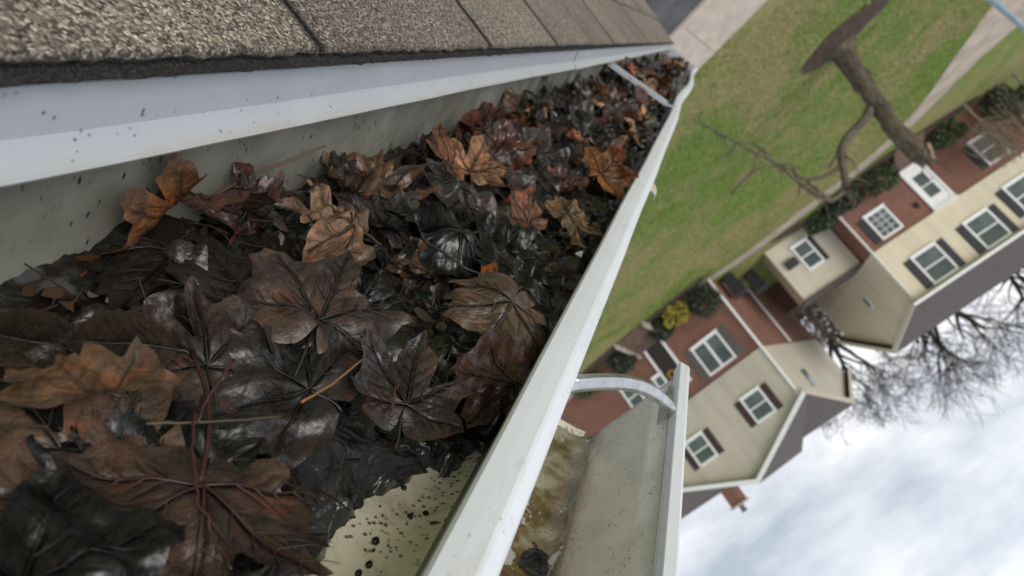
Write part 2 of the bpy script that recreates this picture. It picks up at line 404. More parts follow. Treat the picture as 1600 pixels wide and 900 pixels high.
for (px, py) in ((1460, 412), (1542, 358), (1604, 302)):
    x, z = H.at(px, py, -.08); H.window(x, z, 1.22, 1.42, 'double', M['shutter_dark'], y=-.08)
x, z = H.at(1380, 348); H.window(x, z, 1.05, 1.25, 'grid', M['shutter_dark'], sides=(0, 1))
x, z = H.at(1545, 232); H.window(x, z, 1.05, 1.30, 'double', M['shutter_dark'])
x, z = H.at(1448, 290); dw, dz0, dz1 = 1.12, .62, 2.84
q = MB(); q.box((x-dw/2, -.10, dz0), (x-dw/2+.12, 0, dz1)); q.box((x+dw/2-.12, -.10, dz0), (x+dw/2, 0, dz1)); q.box((x-dw/2+.12, -.10, dz1-.16), (x+dw/2-.12, 0, dz1)); q.box((x-dw/2-.05, -.16, dz1-.05), (x+dw/2+.05, -.001, dz1+.01))
dr = q.build('door', M['trim'], H.o)
q = MB(); q.box((x-dw/2+.12, -.05, dz0), (x+dw/2-.12, -.005, dz1-.16)); q.build('door_leaf', M['trim'], dr)
for zz in (1.42, 2.02):
    q = MB(); q.box((x-.27, -.062, zz-.27), (x+.27, -.045, zz+.27)); q.build('door_pane', M['shutter_grey'] if False else M['glass'], dr)
q = MB(); q.lathe([(0, 0), (.03, .01), (.03, .04), (0, .05)], (x-.38, -.08, 1.6), 8); q.build('door_handle', M['shutter_grey'], dr)
xl, zl = H.at(1432, 322); q = MB(); q.box((xl-.05, -.03, zl-.09), (xl+.05, 0, zl+.09)); q.lathe([(.01, -.16), (.06, -.12), (.075, .08), (.03, .14), (0, .17)], (xl, -.12, zl), 8); q.build('wall_lamp', M['shutter_dark'], H.o)
st = empty('front_steps', (0, 0, 0)); tag(st, 'flight of brown steps up to the white front door', 'steps')
for k in range(5):
    q = MB(); q.box((-13.45+x-.75, 31.88-.30*(5-k), 0), (-13.45+x+.75, 31.88-.30*(4-k)-.004, .12*(k+1))); q.build('step', M['step'], st)
q = MB(); q.box((.002, 2.35, 0), (.058, 9.4, 2.86)); q.build('side_cladding', M['siding_pale'], H.o)
# oval vent in the gable end
q = MB(); q.lathe([(.0, .03), (.30, .03), (.30, .05), (.38, .05), (.38, 0)], (0, 0, 0), 20)
o = q.build('gable_vent', M['trim'], H.o); o.location = (.062, 3.7, 4.05); o.rotation_euler = (0, math.pi/2, 0); o.scale = (1.0, .62, 1)
q = MB(); q.lathe([(0, .055), (.30, .052)], (0, 0, 0), 20); o2 = q.build('vent_louvre', M['shutter_grey'], o)
# pale one-storey wing on the gable side
q = MB(); q.box((.08, 1.2, 0), (3.05, 2.3, 2.78)); wg = q.build('side_wing', M['siding_pale'], H.o)
q = MB(); q.box((.08, 1.0, 2.785), (3.15, 2.5, 2.87)); q.build('wing_roof', M['roof'], wg)
x, z = H.at(1262, 398, 1.2); H.window(x, z, .85, 1.30, 'double', M['shutter_dark'], shw=.22, sides=(1, 0), y=1.2)
q = MB(); q.box((2.2, .95, .9), (2.7, 1.195, 1.3)); q.build('air_conditioner', M['shutter_dark'], H.o)

# --- the grey gabled house, turned away
G = House('gabled_house', (-7.15, 31.3), R_(25), 'two-storey house, brick below and grey siding above, with front gable and maroon shutters')
Wd = 12.0
q = MB(); q.box((0, 0, 0), (Wd, 12.5, 3.56)); q.build('brick_wall', M['brick'], G.o)
q = MB(); q.prism([(-.06, -.08, 3.562), (7.1, -.08, 3.562), (7.1, -.08, 6.06), (3.36, -.08, 7.76), (-.06, -.08, 6.08)], (0, .5, 0)); q.build('upper_wall', M['siding_grey'], G.o)
q = MB(); q.prism([(-.05, .0, 3.563), (-.05, 12.5, 3.563), (-.05, 12.5, 5.95), (-.05, 7.1, 7.20), (-.05, .0, 5.9)], (Wd+.05, 0, 0)); q.build('side_gable_wall', M['siding_grey'], G.o)
q = MB()
q.prism([(-.30, .0, 5.95), (-.30, 7.1, 7.24), (-.30, 7.1, 7.42), (-.30, .0, 6.10)], (Wd+.6, 0, 0))
q.prism([(-.30, 7.101, 7.24), (-.30, 13.0, 5.8), (-.30, 13.0, 5.95), (-.30, 7.101, 7.42)], (Wd+.6, 0, 0))
q.prism([(-.34, -.34, 5.98), (3.36, -.34, 7.78), (3.36, 8.2, 7.78), (-.25, .4, 5.98)], (0, 0, .14))
q.prism([(3.361, -.34, 7.78), (7.35, -.34, 5.96), (7.25, .4, 5.96), (3.361, 8.2, 7.78)], (0, 0, .14))
rf = q.build('roof', M['roof'], G.o)
q = MB(); q.prism([(-.36, -.40, 5.90), (3.36, -.40, 7.70), (3.36, -.40, 7.90), (-.36, -.40, 6.10)], (0, .058, 0)); q.prism([(3.362, -.40, 7.70), (7.4, -.40, 5.86), (7.4, -.40, 6.06), (3.362, -.40, 7.90)], (0, .058, 0)); q.build('rake_board', M['trim'], rf)
q = MB(); q.prism([(-.34, .0, 5.82), (-.34, 7.1, 7.12), (-.34, 7.1, 7.40), (-.34, .0, 6.08)], (.038, 0, 0)); q.prism([(-.34, 7.101, 7.12), (-.34, 13.0, 5.68), (-.34, 13.0, 5.92), (-.34, 7.101, 7.40)], (.038, 0, 0)); q.build('side_rake_board', M['siding_pale'], rf)
q = MB(); q.tube([(-.10, -.14, .05), (-.10, -.14, 5.7), (-.14, -.3, 5.9)], .055, 6); q.build('downspout', M['trim'], G.o)
q = MB(); q.box((-.11, 5.6, 0), (-.062, 6.0, 3.5)); q.build('corner_board', M['trim'], G.o)
ch = MB(); ch.box((6.9, 6.6, 6.9), (7.6, 7.4, 8.3)); cho = ch.build('chimney', M['brick'], rf)
ch = MB(); ch.box((6.83, 6.53, 8.3), (7.67, 7.47, 8.42)); ch.build('chimney_cap', M['concrete'], cho)
ch = MB(); ch.lathe([(.14, 8.42), (.14, 8.72), (.2, 8.72), (.2, 8.76), (0, 8.8)], (7.25, 7.0, 0), 10); ch.build('chimney_pot', M['shutter_grey'], cho)
for (px, py) in ((1185, 633), (1096, 702)):
    x, z = G.at(px, py, -.08); G.window(x, z, .98, 1.18, 'double', M['shutter_maroon'], shw=.30, y=-.08)
x, z = G.at(1115, 552); G.window(x, z, 1.42, 1.40, 'side', M['shutter_grey'], shw=.36)
x, z = G.at(1044, 606); G.window(x+.1, z-.2, .55, 1.05, 'double')
x, z = G.at(992, 618); G.window(x+.05, z, .8, 1.15, 'double', M['shutter_grey'], sides=(1, 0))
x, z = G.at(1042, 572); dw, dz0, dz1 = 1.05, .70, 2.95; x -= .05
q = MB(); q.box((x-dw/2, -.10, dz0), (x-dw/2+.11, 0, dz1)); q.box((x+dw/2-.11, -.10, dz0), (x+dw/2, 0, dz1)); q.box((x-dw/2+.11, -.10, dz1-.14), (x+dw/2-.11, 0, dz1))
dr = q.build('door', M['trim'], G.o)
q = MB(); q.box((x-dw/2+.11, -.05, dz0), (x+dw/2-.11, -.005, dz1-.14)); q.build('door_leaf', M['door_dark'], dr)
wreath = MB(); wreath.tube([(x+.05+.17*math.cos(k*math.pi/6), -.09, 2.25+.17*math.sin(k*math.pi/6)) for k in range(13)], .065, 6); q = wreath.build('door_wreath', simple('wreath_straw', (.28, .15, .03), .9, .3, 30), dr)
st = empty('front_steps', (-7.15, 31.3, 0), R_(25)); tag(st, 'flight of brown steps up to the dark front door', 'steps')
for k in range(6):
    q = MB(); q.box((x-.72, -.28*(6-k)-.02, 0), (x+.72, -.28*(5-k)-.024, .115*(k+1))); q.build('step', M['step'], st)
for sx in (-.86, .74):
    q = MB(); q.prism([(x+sx, -1.8, 0), (x+sx, -.03, 0), (x+sx, -.03, .85), (x+sx, -1.8, .22)], (.12, 0, 0)); q.build('cheek_wall', M['stone'], st)
# narrow stair window on the side gable wall
q = MB(); q.box((-.10, 3.3, 5.0), (-.055, 4.1, 5.9)); q.build('side_window', M['glass'], G.o)

# --- gap between the houses
f = empty('yard_fence', (-11.5, 41.0, 0)); tag(f, 'brown board fence closing the gap between the two houses', 'fence')
bme = MB(); bme.box((0, 0, 0), (.145, .03, 1.7)); bme = bme.mesh('board', M['wood'])
for k in range(30): link('board', bme, f, (-2.4+.155*k, random.uniform(-.006, .006), random.uniform(-.02, .02)))
for zz in (.35, 1.35):
    q = MB(); q.box((-2.4, .034, zz), (2.25, .07, zz+.09)); q.build('rail', M['wood'], f)
for (px, py, lab) in ((1151, 460, 'dark plastic wheelie bin beside the brick corner of the gabled house'), (1184, 458, 'dark plastic wheelie bin standing nearer the board fence')):
    g_ = gnd(px-22, py-26); bo = empty('wheelie_bin', (g_[0]-.2, min(g_[1], 34.5), 0), .2); tag(bo, lab, 'bin', 'wheelie bins in the gap')
    q = MB(); n_ = 4
    q.add([(-.24,-.28,.05),(.24,-.28,.05),(.24,.28,.05),(-.24,.28,.05),(-.30,-.36,.98),(.30,-.36,.98),(.30,.36,.98),(-.30,.36,.98)], [(3,2,1,0),(4,5,6,7),(0,1,5,4),(1,2,6,5),(2,3,7,6),(3,0,4,7)]); q.build('body', M['bin'], bo)
    q = MB(); q.prism([(-.32,-.40,.985),(.32,-.40,.985),(.32,.38,1.04),(-.32,.38,1.04)], (0, 0, .05)); q.build('lid', M['bin'], bo)
    for sx in (-.27, .21):
        q = MB(); q.tube([(sx, .30, .11), (sx+.06, .30, .11)], .11, 12); q.build('wheel', M['rubber'], bo)

# --- parked car at the far end of the cream house
cp = onY(1600, 112, 34.0); car = empty('parked_car', (cp[0]-1.2, 34.0, 0), R_(8)); tag(car, 'dark parked car beyond the end of the cream house', 'car')
q = MB(); prof = [(-2.1, .30), (-2.15, .65), (-2.0, .86), (-1.1, .95), (-.55, 1.40), (.75, 1.44), (1.5, 1.0), (2.1, .92), (2.15, .35)]
q.prism([(x_, -.88, z_) for x_, z_ in prof[:4]+prof[6:]], (0, 1.76, 0)); q.build('body', M['car'], car)
q = MB(); q.prism([(-1.05, -.78, .955), (-.52, -.66, 1.40), (.72, -.66, 1.43), (1.42, -.78, .99)], (0, 1.5, 0)); q.build('cabin', simple('car_glass', (.30, .38, .46), .08, .05), car)
for wx in (-1.35, 1.35):
    for wy in (-.92, .74):
        q = MB(); q.tube([(wx, wy, .32), (wx, wy+.18, .32)], .32, 16); wo = q.build('wheel', M['rubber'], car)
        q = MB(); q.tube([(wx, wy-.005, .32), (wx, wy+.185, .32)], .19, 12); q.build('rim', M['trim'], wo)

# --- street lamp post
lp = onY(1550, 0, 12.5); lo = empty('lamp_post', (lp[0], lp[1], 0)); tag(lo, 'slim blue-grey lamp post rising beside the footpath', 'lamp post')
q = MB(); q.tube([(0, 0, .0), (0, 0, .5), (0, 0, 7.6)], [.075, .062, .05], 12); q.build('post', M['pole'], lo, True)
q = MB(); q.lathe([(.14, 0), (.14, .04), (.09, .12), (.085, .3)], (0, 0, 0), 12); q.build('base_flange', M['pole'], lo)
q = MB(); q.tube([(0, 0, 7.6), (.0, .2, 7.85), (0, .9, 7.9)], [.045, .04, .035], 8); q.box((-.12, .8, 7.84), (.12, 1.5, 7.97)); q.build('lamp_head', M['pole'], lo)

# ------------------------------------------------------------------ plants
def foliage_mesh(name, m, rx, ry, rz, n, size, seed):
    rng = np.random.default_rng(seed); v = []; 
    k = 0; pts = []
    while len(pts) < n:
        p = rng.normal(size=3); p /= np.linalg.norm(p); r = rng.uniform(.45, 1.0)**.5
        lump = 1+.28*noise.noise(Vector(p*1.9)+Vector((seed, 0, 0)))
        pts.append(p*r*lump*np.array([rx, ry, rz]))
    pts = np.array(pts); a = rng.normal(size=(n, 3)); a /= np.linalg.norm(a, axis=1)[:, None]; b2 = np.cross(a, rng.normal(size=(n, 3))); b2 /= np.linalg.norm(b2, axis=1)[:, None]
    s = (size*rng.uniform(.6, 1.3, n))[:, None]
    vv = np.stack([pts-a*s, pts+b2*s*.5, pts+a*s, pts-b2*s*.5], 1).reshape(-1, 3)
    me = bpy.data.meshes.new(name); me.from_pydata(vv.tolist(), [], [(4*i, 4*i+1, 4*i+2, 4*i+3) for i in range(n)]); me.materials.append(m); return me
def bush(name, loc, r, m, label, cat='shrub', group=None, seed=1, n=900, size=.09):
    o = empty(name, (loc[0], loc[1], 0)); tag(o, label, cat, group)
    link('foliage', foliage_mesh('foliage', m, r[0], r[1], r[2], n, size, seed), o, (0, 0, r[2]*.95))
    q = MB(); rr = random.Random(seed)
    for k in range(6):
        a = rr.uniform(0, 6.28); q.tube([(0, 0, 0), (math.cos(a)*r[0]*.3, math.sin(a)*r[1]*.3, r[2]*.6), (math.cos(a)*r[0]*.6, math.sin(a)*r[1]*.6, r[2]*1.3)], [.03, .02, .008], 4)
    q.build('stem', M['bark'], o); return o
def onG(px, py, dep):
    x, z = G.at(px, py, dep); c, s = math.cos(G.rz), math.sin(G.rz); return (G.loc[0]+x*c-dep*s, G.loc[1]+x*s+dep*c, z)
bush('round_shrub', onY(1368, 270, 31.1), (.85, .55, .62), M['green_bush'], 'green shrub beside the steps of the white front door', seed=21)
bush('round_shrub', onY(1468, 196, 31.2), (.80, .5, .55), M['green_bush'], 'green shrub under the leafless twigs at the brick wall', seed=22)
bush('round_shrub', onY(1532, 132, 31.2), (.85, .6, .80), M['dark_bush'], 'dark evergreen shrub at the far end of the cream house', seed=23)
bush('round_shrub', onY(1278, 342, 32.2), (.75, .5, .45), M['green_bush'], 'low green shrub in front of the pale wing', seed=24)
bush('round_shrub', onY(1318, 312, 31.3), (.9, .5, .5), M['dark_bush'], 'dark low shrub at the brick corner by the downspout', seed=25)
bush('round_shrub', onG(1040, 522, -.75), (.62, .5, .55), M['dark_bush'], 'dark round shrub beside the steps of the gabled house', seed=26)
bush('round_shrub', onG(978, 572, -.75), (.62, .5, .60), M['dark_bush'], 'dark round shrub on the far side of the gabled house steps', seed=27)
bush('golden_shrub', onG(1062, 494, -.8), (.75, .5, .50), M['yellow_bush'], 'yellow golden shrub in front of the gabled house', seed=28, n=700)
bush('round_shrub', onG(1100, 472, -.7), (.75, .5, .75), M['dark_bush'], 'dark tall shrub at the brick corner beside the golden shrub', seed=29)
bush('round_shrub', onG(925, 606, -.9), (.8, .5, .5), M['green_bush'], 'loose green shrub at the end of the gabled house bed', seed=30)
for (px, py, lab, sz) in ((893, 628, 'large pale boulder lying by the gabled house', .42), (912, 640, 'flat pale boulder lying by the gabled house', .34)):
    p = onG(px, py, -1.0); q = MB(); nseg = 14
    for i in range(9):
        th = math.pi*i/8
        for k in range(nseg):
            a = 2*math.pi*k/nseg; vv = Vector((math.sin(th)*math.cos(a), math.sin(th)*math.sin(a), math.cos(th))); r = 1+.3*noise.noise(vv*1.4+Vector((px, 0, 0)))
            q.v.append((vv.x*r*sz*1.4, vv.y*r*sz, max(-.25, vv.z*r)*sz*.9))
    for i in range(8):
        for k in range(nseg): q.f.append((i*nseg+k, (i+1)*nseg+k, (i+1)*nseg+(k+1) % nseg, i*nseg+(k+1) % nseg))
    tag(q.build('boulder', M['stone'], smooth=True, loc=(p[0], p[1], sz*.2)), lab, 'boulder')

M['brown_bush'] = mat_leafy('brown_twig_foliage', (.045, .032, .024), (.16, .12, .09))
for k_, (px, Y, rz_) in enumerate(((1262, 47.5, 2.6), (1300, 50.5, 2.9), (1235, 52.0, 2.4))):
    bush('leafless_hedge', onY(px, 470, Y), (2.2, 1.1, rz_*.8), M['brown_bush'], ('brown leafless hedge close behind the board fence', 'brown leafless hedge behind the cream house gable end', 'brown leafless hedge behind the gabled house corner')[k_], 'hedge', seed=60+k_, n=1500, size=.13)
# bare trees: tapered trunk, limbs, twigs
def grow(q, pos, dr, ln, rad, lev, maxlev, rr, spread=.75, up=.06):
    n = 5 if lev < 3 else 3; pts = [pos.copy()]; d_ = dr.normalized(); rads = [rad]
    for i in range(n):
        d_ = (d_+Vector((rr.gauss(0, .13), rr.gauss(0, .13), rr.gauss(0, .10)+up))).normalized()
        pts.append(pts[-1]+d_*ln/n); rads.append(rad*(1-.62*(i+1)/n))
    q[min(lev, 1)].tube(pts, rads, 7 if lev == 0 else (5 if lev < 3 else 3), cap=lev < 2)
    if lev >= maxlev: return
    kids = [3, 3, 4, 4, 3, 3][lev]+(1 if rr.random() < .5 else 0)
    for k in range(kids):
        f_ = rr.uniform(.35, 1.0) if k else 1.0
        i = min(n-1, int(f_*n)); p = pts[i].lerp(pts[i+1], f_*n-i) if i < n else pts[-1]
        ax = d_.orthogonal(); ax.rotate(Matrix.Rotation(rr.uniform(0, 6.28), 3, d_)); nd = (d_*1.0+ax*spread*rr.uniform(.5, 1.2)).normalized()
        grow(q, p, nd, ln*rr.uniform(.52, .80), max(.015, rads[i]*rr.uniform(.5, .75)), lev+1, maxlev, rr, spread, up)
def bare_tree(loc, h, rad, label, seed, maxlev=5, trunk=.34):
    o = empty('bare_tree', (loc[0], loc[1], 0)); tag(o, label, 'tree', 'leafless trees behind the houses'); q = [MB(), MB()]; rr = random.Random(seed)
    q[0].tube([(0, 0, 0), (.05, 0, h*trunk*.5), (0, .05, h*trunk)], [rad*1.3, rad, rad*.9], 9)
    for k in range(5):
        a = k*2*math.pi/5+rr.uniform(-.4, .4)
        grow(q, Vector((0, .05, h*trunk*rr.uniform(.75, 1.0))), Vector((math.cos(a)*.7, math.sin(a)*.7, 1.0)), h*.27, rad*.72, 1, maxlev, rr, .8, .05)
    q[0].build('trunk', M['bark'], o, True); q[1].build('crown', M['twig_far'], o); return o
tp = onY(1472, 500, 47.0); tz = onY(1545, 705, 47.0)
bare_tree(tp, 13.5, .34, 'leafless tree standing tall behind the cream house roof', 5)
tp = onY(1275, 500, 50.0)
bare_tree(tp, 11.5, .24, 'leafless tree standing in the gap behind the board fence', 9, 5)
tp = onY(1640, 470, 49.0)
bare_tree(tp, 14.5, .28, 'leafless tree rising behind the far end of the cream house', 13, 5)

# the pruned lawn tree
tree = empty('pruned_tree', (tb[0], tb[1], 0)); tag(tree, 'pruned bare tree with thick leaning trunk rising from a mulch ring', 'tree')
def pxm(P): return abs((RW.T@(np.array(P)-CAM))[2])/FPX       # metres per photo pixel there
def px_tube(q, pts, sides=8, base=tb):
    P = []; rads = []
    for (x, y, wpx, Y) in pts:
        p = onY(x, y, Y); P.append(Vector(p)-Vector((base[0], base[1], 0))); rads.append(wpx*.5*pxm(p))
    # resample with a little wander
    PP = []; RR = []
    for i in range(len(P)-1):
        for k in range(4):
            u_ = k/4; PP.append(P[i].lerp(P[i+1], u_)+Vector((random.gauss(0, .006), random.gauss(0, .006), 0))); RR.append(rads[i]*(1-u_)+rads[i+1]*u_)
    PP.append(P[-1]); RR.append(rads[-1]); q.tube(PP, [r*random.uniform(.93, 1.07) for r in RR], sides)
ty = tb[1]
q = MB(); px_tube(q, [(1302, 60, 84, ty), (1309, 69, 52, ty), (1322, 90, 34, ty), (1342, 120, 28, ty-.1), (1368, 160, 27, ty-.15), (1400, 204, 29, ty-.2), (1432, 238, 28, ty-.2), (1449, 255, 20, ty-.2)], 22)
q.v = [tuple(Vector(p_)+Vector((noise.noise(Vector(p_)*7), noise.noise(Vector(p_)*7+Vector((9, 0, 0))), 0))*.07+Vector((noise.noise(Vector((p_[0]*26, p_[1]*26, p_[2]*5))), noise.noise(Vector((p_[0]*26, p_[1]*26, p_[2]*5+40))), 0))*.035) for p_ in q.v]
q.build('trunk', M['bark'], tree, True)
q = MB(); px_tube(q, [(1362, 166, 16, ty-.1), (1352, 186, 14, ty-.3), (1326, 212, 13, ty-.5), (1315, 232, 14, ty-.6), (1317, 262, 13, ty-.7), (1322, 290, 11, ty-.8)], 9); lb = q.build('limb', M['bark'], tree, True)
q = MB(); px_tube(q, [(1316, 258, 9, ty-.66), (1300, 270, 8, ty-.7), (1284, 278, 7, ty-.8), (1262, 281, 6, ty-.9), (1246, 276, 6, ty-1.0), (1238, 262, 3, ty-1.0)], 7); q.build('branch', M['bark'], lb, True)
q = MB(); px_tube(q, [(1318, 300, 8, ty-.8), (1300, 313, 8, ty-.9), (1276, 305, 8, ty-1.0), (1252, 288, 7, ty-1.0), (1230, 268, 6, ty-1.1), (1200, 247, 6, ty-1.2), (1170, 234, 5, ty-1.3), (1130, 211, 4, ty-1.4), (1104, 197, 3, ty-1.5), (1080, 186, 2, ty-1.6)], 7)
br = q.build('branch', M['bark'], lb, True)
rt = random.Random(8); extra = []
for (x_, y_) in ((1438, 244), (1446, 252), (1428, 236), (1310, 236), (1318, 280), (1322, 292), (1250, 286), (1216, 258), (1180, 240), (1150, 222), (1275, 304), (1118, 204)):
    for k_ in range(3):
        a_ = rt.uniform(-1.3, 1.3)+math.atan2(.83, .555); l_ = rt.uniform(22, 55); dy_ = rt.uniform(-.6, .6); w0 = rt.uniform(2.2, 3.6)
        extra.append([(x_, y_, w0, ty-.6), (x_+math.cos(a_)*l_*.5, y_+math.sin(a_)*l_*.5, w0*.7, ty-.6+dy_*.5), (x_+math.cos(a_+.25)*l_, y_+math.sin(a_+.25)*l_, .9, ty-.6+dy_)])
for pts in extra+[[(1232, 270, 5, ty-1.1), (1205, 258, 4, ty-1.15), (1180, 265, 5, ty-1.2), (1160, 284, 5, ty-1.2), (1143, 303, 4, ty-1.2)], [(1296, 262, 4, ty-.7), (1312, 236, 5, ty-.65)], [(1278, 300, 4, ty-1.0), (1260, 282, 4, ty-.9)], [(1204, 250, 3, ty-1.2), (1190, 232, 2, ty-1.2), (1170, 220, 1.5, ty-1.2)], [(1320, 298, 5, ty-.8), (1336, 312, 4, ty-.8), (1330, 330, 3, ty-.8)]]:
    q = MB(); px_tube(q, pts, 6); q.build('twig', M['bark'], tree, True)
q = MB(); p = onY(1458, 238, ty-.25); q.tube([Vector(p)-Vector((tb[0], tb[1], 0)), Vector(onY(1450, 225, ty-.3))-Vector((tb[0], tb[1], 0)), Vector(onY(1460, 252, ty-.3))-Vector((tb[0], tb[1], 0))], [.03, .05, .04], 7)
q.build('saw_cut', simple('fresh_wood', (.34, .26, .17), .8, .15), tree)
# weeping twiggy shrub by the brick wall
for (px, py, Y, seed, lab) in ((1470, 130, 30.6, 4, 'tan leafless weeping shrub in front of the brick wall'), (1560, 95, 30.8, 6, 'tan leafless weeping shrub beside the parked car')):
    p = onY(px, py, Y); o = empty('weeping_shrub', (p[0], p[1], 0)); tag(o, lab, 'shrub', 'leafless weeping shrubs'); q = MB(); rr = random.Random(seed)
    q.tube([(0, 0, 0), (.03, 0, .6), (0, 0, 1.2)], [.07, .05, .04], 6); q.build('trunk', M['twig_tan'], o); q = MB()
    for k in range(70):
        a = rr.uniform(0, 6.28); R0 = rr.uniform(.4, 1.5); h = rr.uniform(1.3, 3.2)
        q.tube([(0, 0, .9+rr.random()*.3), (math.cos(a)*R0*.5, math.sin(a)*R0*.35, h*.85), (math.cos(a+.2)*R0*.85, math.sin(a+.2)*R0*.6, h), (math.cos(a+.3)*R0*1.1, math.sin(a+.3)*R0*.7, h*.8), (math.cos(a+.35)*R0*1.2, math.sin(a+.35)*R0*.75, h*.45)], [.022, .018, .014, .011, .006], 4)
    q.build('branches', M['twig_tan'], o)

# ================================================================== THE EAVE: roof edge, gutter, leaves (gutter frame)
def mat_shingle():
    m = Mat('asphalt_shingle_granules', .95)
    oi = m.new('ShaderNodeObjectInfo')
    vs_ = m.new('ShaderNodeTexVoronoi'); vs_.inputs['Scale'].default_value = 760; m.l(m.mapped((.85, 1.2, 1)), vs_.inputs['Vector'])
    vs2 = m.new('ShaderNodeTexVoronoi'); vs2.inputs['Scale'].default_value = 1300; m.l(m.co, vs2.inputs['Vector'])
    sp = m.new('ShaderNodeSeparateColor'); m.l(vs_.outputs['Color'], sp.inputs[0])
    g = m.ramp(sp.outputs[0], [(0, (.045, .038, .034)), (.25, (.135, .112, .097)), (.5, (.24, .205, .178)), (.72, (.31, .28, .245)), (.88, (.48, .44, .38)), (1, (.62, .59, .53))])
    big = m.noise(9, 4); g = m.mix(.8, g, m.ramp(big, [(.3, (.72, .70, .68)), (.7, (1.15, 1.1, 1.05))]), 'MULTIPLY')
    g = m.mix(.6, g, m.ramp(oi.outputs['Random'], [(0, (.75, .73, .72)), (1, (1.15, 1.12, 1.08))]), 'MULTIPLY')
    edge = m.attr('edge'); g = m.mix(edge, g, (.018, .017, .016))
    m.color(g)
    h = m.math('ADD', m.math('MULTIPLY', vs_.outputs['Distance'], -1.0), m.math('MULTIPLY', vs2.outputs['Distance'], -.5))
    m.bump(h, 1.0, .0015); return m.m
def mat_white(name, c, specks=.5, grime=.3, low=None):
    m = Mat(name, .38)
    big = m.noise(14, 5); base = m.ramp(big, [(.25, tuple(x*.90 for x in c)), (.75, c)])
    st = m.noise(60, 6, .7, vec=m.mapped((1, .25, 1)))
    base = m.mix(m.ramp(st, [(.58, 0.0), (.80, grime)]), base, (.36, .32, .22))
    n1 = m.vor(300, vec=m.mapped((1.2, .8, .8))); msk = m.noise(70, 3)
    f = m.math('MULTIPLY', m.ramp(n1, [(.16, 1.0), (.26, 0.0)]), m.ramp(msk, [(.56, 0.0), (.63, specks)]))
    base = m.mix(f, base, (.06, .052, .045))
    if low:
        sp = m.new('ShaderNodeSeparateXYZ'); m.l(m.co, sp.inputs[0]); zz = m.math('DIVIDE', m.math('SUBTRACT', sp.outputs[2], low[0]), low[1]-low[0])
        run = m.noise(26, 5, .65, vec=m.mapped((1, 1, .05))); base = m.mix(m.math('MULTIPLY', m.ramp(zz, [(0, 1.0), (1, 0.0)]), m.ramp(run, [(.38, .05), (.62, .85)])), base, (.40, .34, .20))
    sc_ = m.noise(8, 3, .5, vec=m.mapped((40, 1.2, 40)))
    base = m.mix(m.ramp(sc_, [(.62, 0.0), (.75, .25)]), base, (.50, .50, .48))
    m.color(base); m.bump(m.noise(35, 4), .10, .003); return m.m
def mat_trough():
    m = Mat('grimy_gutter_metal', .42)
    sp = m.new('ShaderNodeSeparateXYZ'); m.l(m.co, sp.inputs[0]); z = sp.outputs[2]
    big = m.noise(22, 6, .62); base = m.ramp(big, [(.25, (.17, .165, .13)), (.5, (.24, .235, .195)), (.75, (.30, .295, .255))])
    dirt = m.noise(70, 6, .7, vec=m.mapped((1, .6, 1))); base = m.mix(m.ramp(dirt, [(.60, 0.0), (.72, .75)]), base, (.14, .125, .085))
    hot = m.ramp(z, [(0, 0.0), (1, 1.0)])
    v1 = m.vor(260, vec=m.mapped((1, 1.0, .5))); msk = m.noise(48, 4)
    f = m.math('MULTIPLY', m.ramp(v1, [(.16, 1.0), (.26, 0.0)]), m.ramp(msk, [(.46, 0.0), (.58, .95)]))
    base = m.mix(f, base, (.018, .016, .014))
    m.color(base); m.rough(m.ramp(big, [(.3, .30), (.7, .55)])); m.bump(m.noise(120, 5), .12, .002); return m.m
def mat_floor():
    m = Mat('cream_gutter_floor', .36)
    big = m.noise(40, 6, .62); base = m.ramp(big, [(.25, (.76, .66, .44)), (.5, (.90, .84, .68)), (.75, (.93, .89, .77))])
    dn = m.new('ShaderNodeTexNoise'); dn.inputs['Scale'].default_value = 160; dn.inputs['Detail'].default_value = 3; m.l(m.co, dn.inputs['Vector']); dv = m.new('ShaderNodeVectorMath'); dv.operation = 'MULTIPLY_ADD'; m.l(dn.outputs['Color'], dv.inputs[0]); dv.inputs[1].default_value = (.006, .006, .006); m.l(m.co, dv.inputs[2]); v1 = m.vor(120, vec=dv.outputs[0]); mk = m.noise(45, 3)
    f = m.math('MULTIPLY', m.ramp(v1, [(.17, 1.0), (.26, 0.0)]), m.ramp(mk, [(.48, 0.0), (.54, .95)]))
    v2 = m.vor(330); mk2 = m.noise(60, 4)
    f2 = m.math('MULTIPLY', m.ramp(v2, [(.20, 1.0), (.34, 0.0)]), m.ramp(mk2, [(.46, 0.0), (.56, .9)]))
    stn = m.noise(55, 6, .7, dist=.5); base = m.mix(m.ramp(stn, [(.50, 0.0), (.68, .55)]), base, (.34, .27, .13))
    base = m.mix(f2, base, (.09, .08, .055)); base = m.mix(f, base, (.022, .02, .017))
    m.color(base); m.bump(m.math('ADD', f, f2), .5, .0015); return m.m
